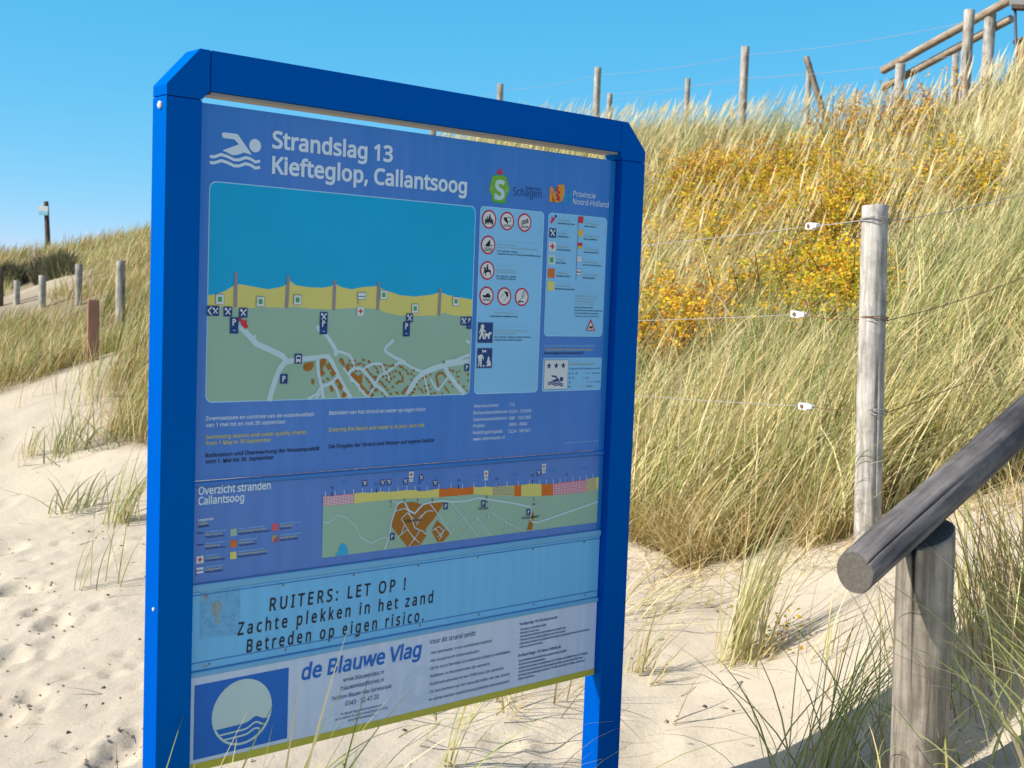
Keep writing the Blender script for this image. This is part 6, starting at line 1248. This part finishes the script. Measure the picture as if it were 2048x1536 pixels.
def thicket(name, label, poly, n):
    pg = gpoly(poly); a = np.array(pg); lo, hi = a.min(0), a.max(0); q = rng.uniform(lo, hi, (n * 6, 2)); q = q[inpoly(q[:, 0], q[:, 1], pg)][:n]; m = len(q); b = np.c_[q, H(q[:, 0], q[:, 1])]; ctr = b.mean(0)
    root = empty(name, ctr); tag(root, label, 'shrub'); c = mixcol(m, [np.array((.07, .085, .045)), np.array((.11, .09, .055)), np.array((.15, .15, .07))], [2, 2, 1])
    v, f, cc = blades(b - ctr, rng.uniform(0, 6.28, m), rng.uniform(0, .5, m), rng.uniform(.3, 1.6, m), rng.uniform(.2, .48, m), np.full(m, .022), c * .8, c); mesh_np('branches', v, f, M_GRASS, cc, parent=root); return root
thicket('dark_shrub', 'dark green shrub on the left dune above the bare sand patch', [(60,560),(75,540),(140,530),(150,550),(100,562)], 1500)
thicket('dark_shrub', 'dark brown shrub at the left edge below the skyline', [(-40,575),(-20,560),(40,556),(55,565),(20,580),(-20,590)], 1200)

shrub('tiny orange leaved rose sprig on the sand beside the large tuft', [(1540,1285),(1575,1275),(1590,1295),(1560,1305)], 9, (.05, .12), PY, 8, lsz=(.007, .012))
# separate tufts on the sand
def tuft(label, px, py, n, lenr, az, azs, l0, l1, cols, sig=.03, wid=.0048, pos=None, K=7, grp='grass tufts on the sand', sx_=1.0):
    g = np.array(ground(px, py)) if pos is None else np.array([pos[0], pos[1], 0.0]); g[2] = gz(g)
    q = np.stack([rng.normal(0, sig * sx_, n), rng.normal(0, sig, n)], -1); zz = H(g[0] + q[:, 0], g[1] + q[:, 1]) - g[2] - .012; c1 = mixcol(n, *cols); c0 = .45 * c1 + .55 * mixcol(n, [STRAW, BROWN, PALE], [2, 1, 1])
    v, f, c = blades(np.c_[q, zz], rng.normal(az, azs, n), np.abs(rng.normal(*l0, n)), np.clip(rng.normal(*l1, n), .1, 2.3), rng.uniform(*lenr, n), wid * rng.uniform(.7, 1.3, n), c0, c1, K=K)
    o = mesh_np('grass_tuft', v, f, M_GRASS, c); o.location = Vector(g); tag(o, label, 'grass tuft', grp); return o
GP = ([GGREEN, GREEN, STRAW, PALE], [3, 2, 3, 2]); DP = ([STRAW, BROWN, ORANGE, GGREEN], [3, 3, 1, 1]); GG = ([GREEN, DGREEN, GGREEN, STRAW], [3, 2, 2, 1])
tuft('large straw green grass tuft with long blades on the open sand beside the handrail', 1478, 1322, 105, (.3, .74), .25, .55, (.16, .12), (.75, .28), GP, .05)
tuft('short dry grass stubs and trailing dead blades round the large tuft', 1490, 1330, 45, (.12, .38), .1, .9, (.8, .3), (1.6, .2), DP, .06)
tuft('small dry grass tuft just right of the board post', 1276, 1345, 26, (.14, .34), .2, .6, (.3, .2), (1.0, .4), ([STRAW, GGREEN, BROWN], [3, 2, 1]), .025)
tuft('thin dry sprig below the small dry tuft', 1304, 1372, 9, (.12, .26), .3, .6, (.4, .2), (1.0, .4), DP, .012)
tuft('single green blade rising from bare sand', 1342, 1452, 3, (.2, .3), .4, .4, (.2, .1), (.7, .3), ([GGREEN, STRAW], [1, 1]), .006)
tuft('tiny green shoots on the sand below the dead grass edge', 1415, 1215, 7, (.06, .16), .3, 1, (.2, .15), (.5, .2), GP, .01)
tuft('bent blades lying on the sand close beside the right post of the board', 1262, 1235, 34, (.3, .62), .1, .45, (.9, .25), (1.6, .2), GP, .07)
tuft('sparse thin stalks on the sand left of the rail end', 1662, 1310, 12, (.16, .36), .2, .6, (.2, .15), (.8, .4), GP, .05)
tuft('green blades beside the thick handrail post', 1700, 1410, 14, (.2, .42), .4, .5, (.25, .15), (.8, .3), GP, .06)
tuft('dark green shaded tuft in the lower foreground left of the handrail post', 1640, 1575, 95, (.3, .62), .5, 1.0, (.25, .18), (1.05, .35), GG, .09)
tuft('small yellowish tuft at the foot of the handrail post', 1830, 1600, 46, (.18, .36), 1.2, 1.6, (.3, .2), (1.3, .4), ([LIME * .8, GGREEN, STRAW], [2, 2, 2]), .08)
tuft('dense shaded green grass right of the handrail post', 2010, 1330, 190, (.3, .66), 1.9, .9, (.2, .15), (.85, .35), ([GREEN, DGREEN, BROWN, STRAW], [2, 1.4, 3, 2]), .15)
tuft('brown and green grass behind the handrail post at the frame edge', 2060, 1210, 200, (.3, .6), 1.7, 1.0, (.2, .15), (.8, .35), ([BROWN, GREEN, STRAW, ORANGE], [3, 1.6, 3, 1]), .15)
tuft('bright arching blades in the lower right corner', 0, 0, 46, (.42, .75), 2.75, .5, (.5, .2), (1.45, .25), ([GGREEN, PALE, GREEN], [3, 2, 2]), .10, .006, pos=(1.32, 2.62))
tuft('low green grass under the lower end of the rail', 1940, 1520, 70, (.2, .45), 2.2, 1.4, (.4, .25), (1.3, .4), ([GREEN, DGREEN, GGREEN, BROWN], [3, 2, 2, 1]), .16)
tuft('tall green blades crossing the flag emblem of the board', 0, 0, 32, (.58, .9), .15, .45, (.10, .08), (.55, .25), ([GREEN, GGREEN, STRAW], [3, 3, 1]), .08, .008, pos=(-.52, 2.22), K=9, grp='grass tufts before the board')
tuft('arching pale blades under the lower edge of the board', 0, 0, 46, (.55, .95), .05, .4, (.22, .12), (1.55, .3), ([GGREEN, PALE, GREEN], [3, 2, 2]), .12, .0075, pos=(-.32, 2.38), K=10, grp='grass tufts before the board')
tuft('low pale blades arching in front of the yellow lower edge of the board', 0, 0, 40, (.6, .92), .1, .5, (.25, .12), (1.95, .25), ([GGREEN, PALE, GREEN, STRAW], [3, 2, 2, 1]), .16, .0075, pos=(-.12, 2.52), K=11, grp='grass tufts before the board')
tuft('green blades at the foot of the left board post', 0, 0, 30, (.5, .85), .9, 1.4, (.15, .1), (.9, .4), GG, .06, .008, pos=(-.64, 2.24), K=9, grp='grass tufts before the board')
tuft('fallen blades on the sand behind the lower edge of the board', 905, 1432, 34, (.25, .55), .2, 1.0, (1.1, .2), (1.75, .2), GP, .12, K=8)
tuft('bent straw tuft on the sand below the middle of the board', 1010, 1425, 16, (.14, .34), .2, 1.3, (.5, .3), (1.4, .4), DP, .03, K=8)
tuft('yellow green sprout with arching leaves left of the right board post', 900, 1540, 10, (.3, .6), .0, .5, (.15, .1), (1.3, .5), ([LIME * .8, GGREEN], [2, 2]), .015, K=9)
tuft('thin broken stalks on the sand beside the right board post', 1140, 1400, 12, (.14, .36), .2, 1.2, (.6, .3), (1.4, .4), DP, .05)
tuft('bushy green tuft on the left sand bank', 128, 908, 60, (.2, .46), .4, 1.2, (.2, .15), (.9, .4), GG, .06)
tuft('broad leaved blue green sprouts beside the bushy tuft', 160, 905, 34, (.14, .30), .4, 1.5, (.4, .25), (1.2, .4), ([GGREEN, np.array((.16, .26, .13))], [2, 3]), .09, .009, sx_=2)
tuft('pale straw tuft left of the bushy green one', 62, 912, 26, (.15, .34), .3, .9, (.3, .2), (.9, .4), ([STRAW, GGREEN, ORANGE], [3, 1, 1]), .05)
tuft('curled blue green tuft in the middle of the left sand', 148, 1022, 36, (.14, .34), .1, 1.4, (.4, .25), (1.4, .4), ([np.array((.17, .25, .13)), GGREEN], [3, 1]), .06, .008)
tuft('upright green tuft close to the left side of the board', 240, 1046, 52, (.2, .48), .5, .9, (.2, .15), (.9, .35), ([GGREEN, GREEN, STRAW], [3, 2, 1]), .05, .006)
tuft('two thin sprigs on the left sand', 160, 1182, 6, (.16, .38), 1.4, .8, (.15, .1), (.6, .3), ([GREEN, STRAW], [1, 1]), .02)
tuft('thin green stalks beside the board on the lower left sand', 240, 1168, 10, (.2, .42), 1.2, .8, (.2, .15), (.6, .3), ([GREEN, STRAW], [1, 1]), .06)
tuft('sparse brown green grass on the sand strip below the square post', 165, 775, 60, (.22, .5), .4, 1.0, (.2, .15), (.8, .35), ([GREEN, ORANGE, STRAW, BROWN], [3, 2, 3, 1]), .18)
tuft('upright green grass beside the sand strip at mid left', 205, 800, 60, (.25, .55), .4, 1.0, (.15, .12), (.7, .3), ([GREEN, GGREEN, STRAW, ORANGE], [3, 2, 2, 1]), .12)
tuft('rusty green grass mound against the left side of the board', 268, 862, 190, (.3, .62), .6, 1.2, (.25, .15), (1.0, .4), ([GREEN, ORANGE, STRAW, BROWN], [3, 2, 2, 1]), .16)

# litter on the sand
n = 900; x = rng.uniform(-3.2, 2.6, n); y = 2.3 + rng.random(n) ** 1.3 * 5.5; ok = bare(x, y); x, y = x[ok], y[ok]; n = len(x); b = np.stack([x, y, H(x, y) + .001], -1)
c = mixcol(n, [np.array((.10, .07, .045)), BROWN, np.array((.62, .56, .48)), STRAW], [3, 2, 1.2, 2])
v, f, cc = blades(b, rng.uniform(0, 6.28, n), rng.uniform(1.2, 1.6, n), rng.uniform(1.4, 1.75, n), rng.uniform(.008, .05, n) * rng.choice([1, 1, 3.5], n), rng.uniform(.002, .008, n), c, c, K=3)
st_ = []; m = 420; xs = rng.uniform(-3.0, 2.2, m); ys = 2.4 + rng.random(m) ** 1.2 * 4.2; ok = bare(xs, ys); xs, ys = xs[ok], ys[ok]; zs = H(xs, ys)
for i in range(len(xs)):
    r = rng.uniform(.003, .011); q = np.array([(1, 0, 0), (-1, 0, 0), (0, 1, 0), (0, -1, 0), (0, 0, .55), (0, 0, -.5)]) * r * rng.uniform(.6, 1.4, (6, 1)) + np.array([xs[i], ys[i], zs[i] + r * .2]); col = np.array([(.12, .09, .07), (.55, .50, .44), (.30, .24, .18)])[rng.integers(3)]
    fq = np.array([(0, 2, 4, 4), (2, 1, 4, 4), (1, 3, 4, 4), (3, 0, 4, 4)]); st_.append((q, fq, np.tile(col, (6, 1))))
for dx, dy, rr, dep in dents[:13]:
    for i in range(7):
        a = rng.uniform(0, 6.28); d_ = rr * abs(rng.normal(1.3, .35)); X_, Y_ = dx + d_ * math.cos(a), dy + d_ * math.sin(a); r = rng.uniform(.003, .010); z_ = gz((X_, Y_))
        q = np.array([(1, 0, 0), (-1, 0, 0), (0, 1, 0), (0, -1, 0), (0, 0, .6), (0, 0, -.5)]) * r * rng.uniform(.6, 1.4, (6, 1)) + np.array([X_, Y_, z_ + r * .05]); st_.append((q, np.array([(0, 2, 4, 4), (2, 1, 4, 4), (1, 3, 4, 4), (3, 0, 4, 4)]), np.tile(np.array((.46, .39, .30)) * rng.uniform(.6, 1.15), (6, 1))))
V2, F2, C2 = merge(st_)
go = mesh_np('beach_litter', np.concatenate([v, V2]), [tuple(a) for a in f] + [tuple(a[:3] + len(v)) for a in F2], M_GRASS, np.concatenate([cc, C2])); tag(go, 'twigs, dry stalks and shell bits scattered over the sand', 'litter', kind='stuff')
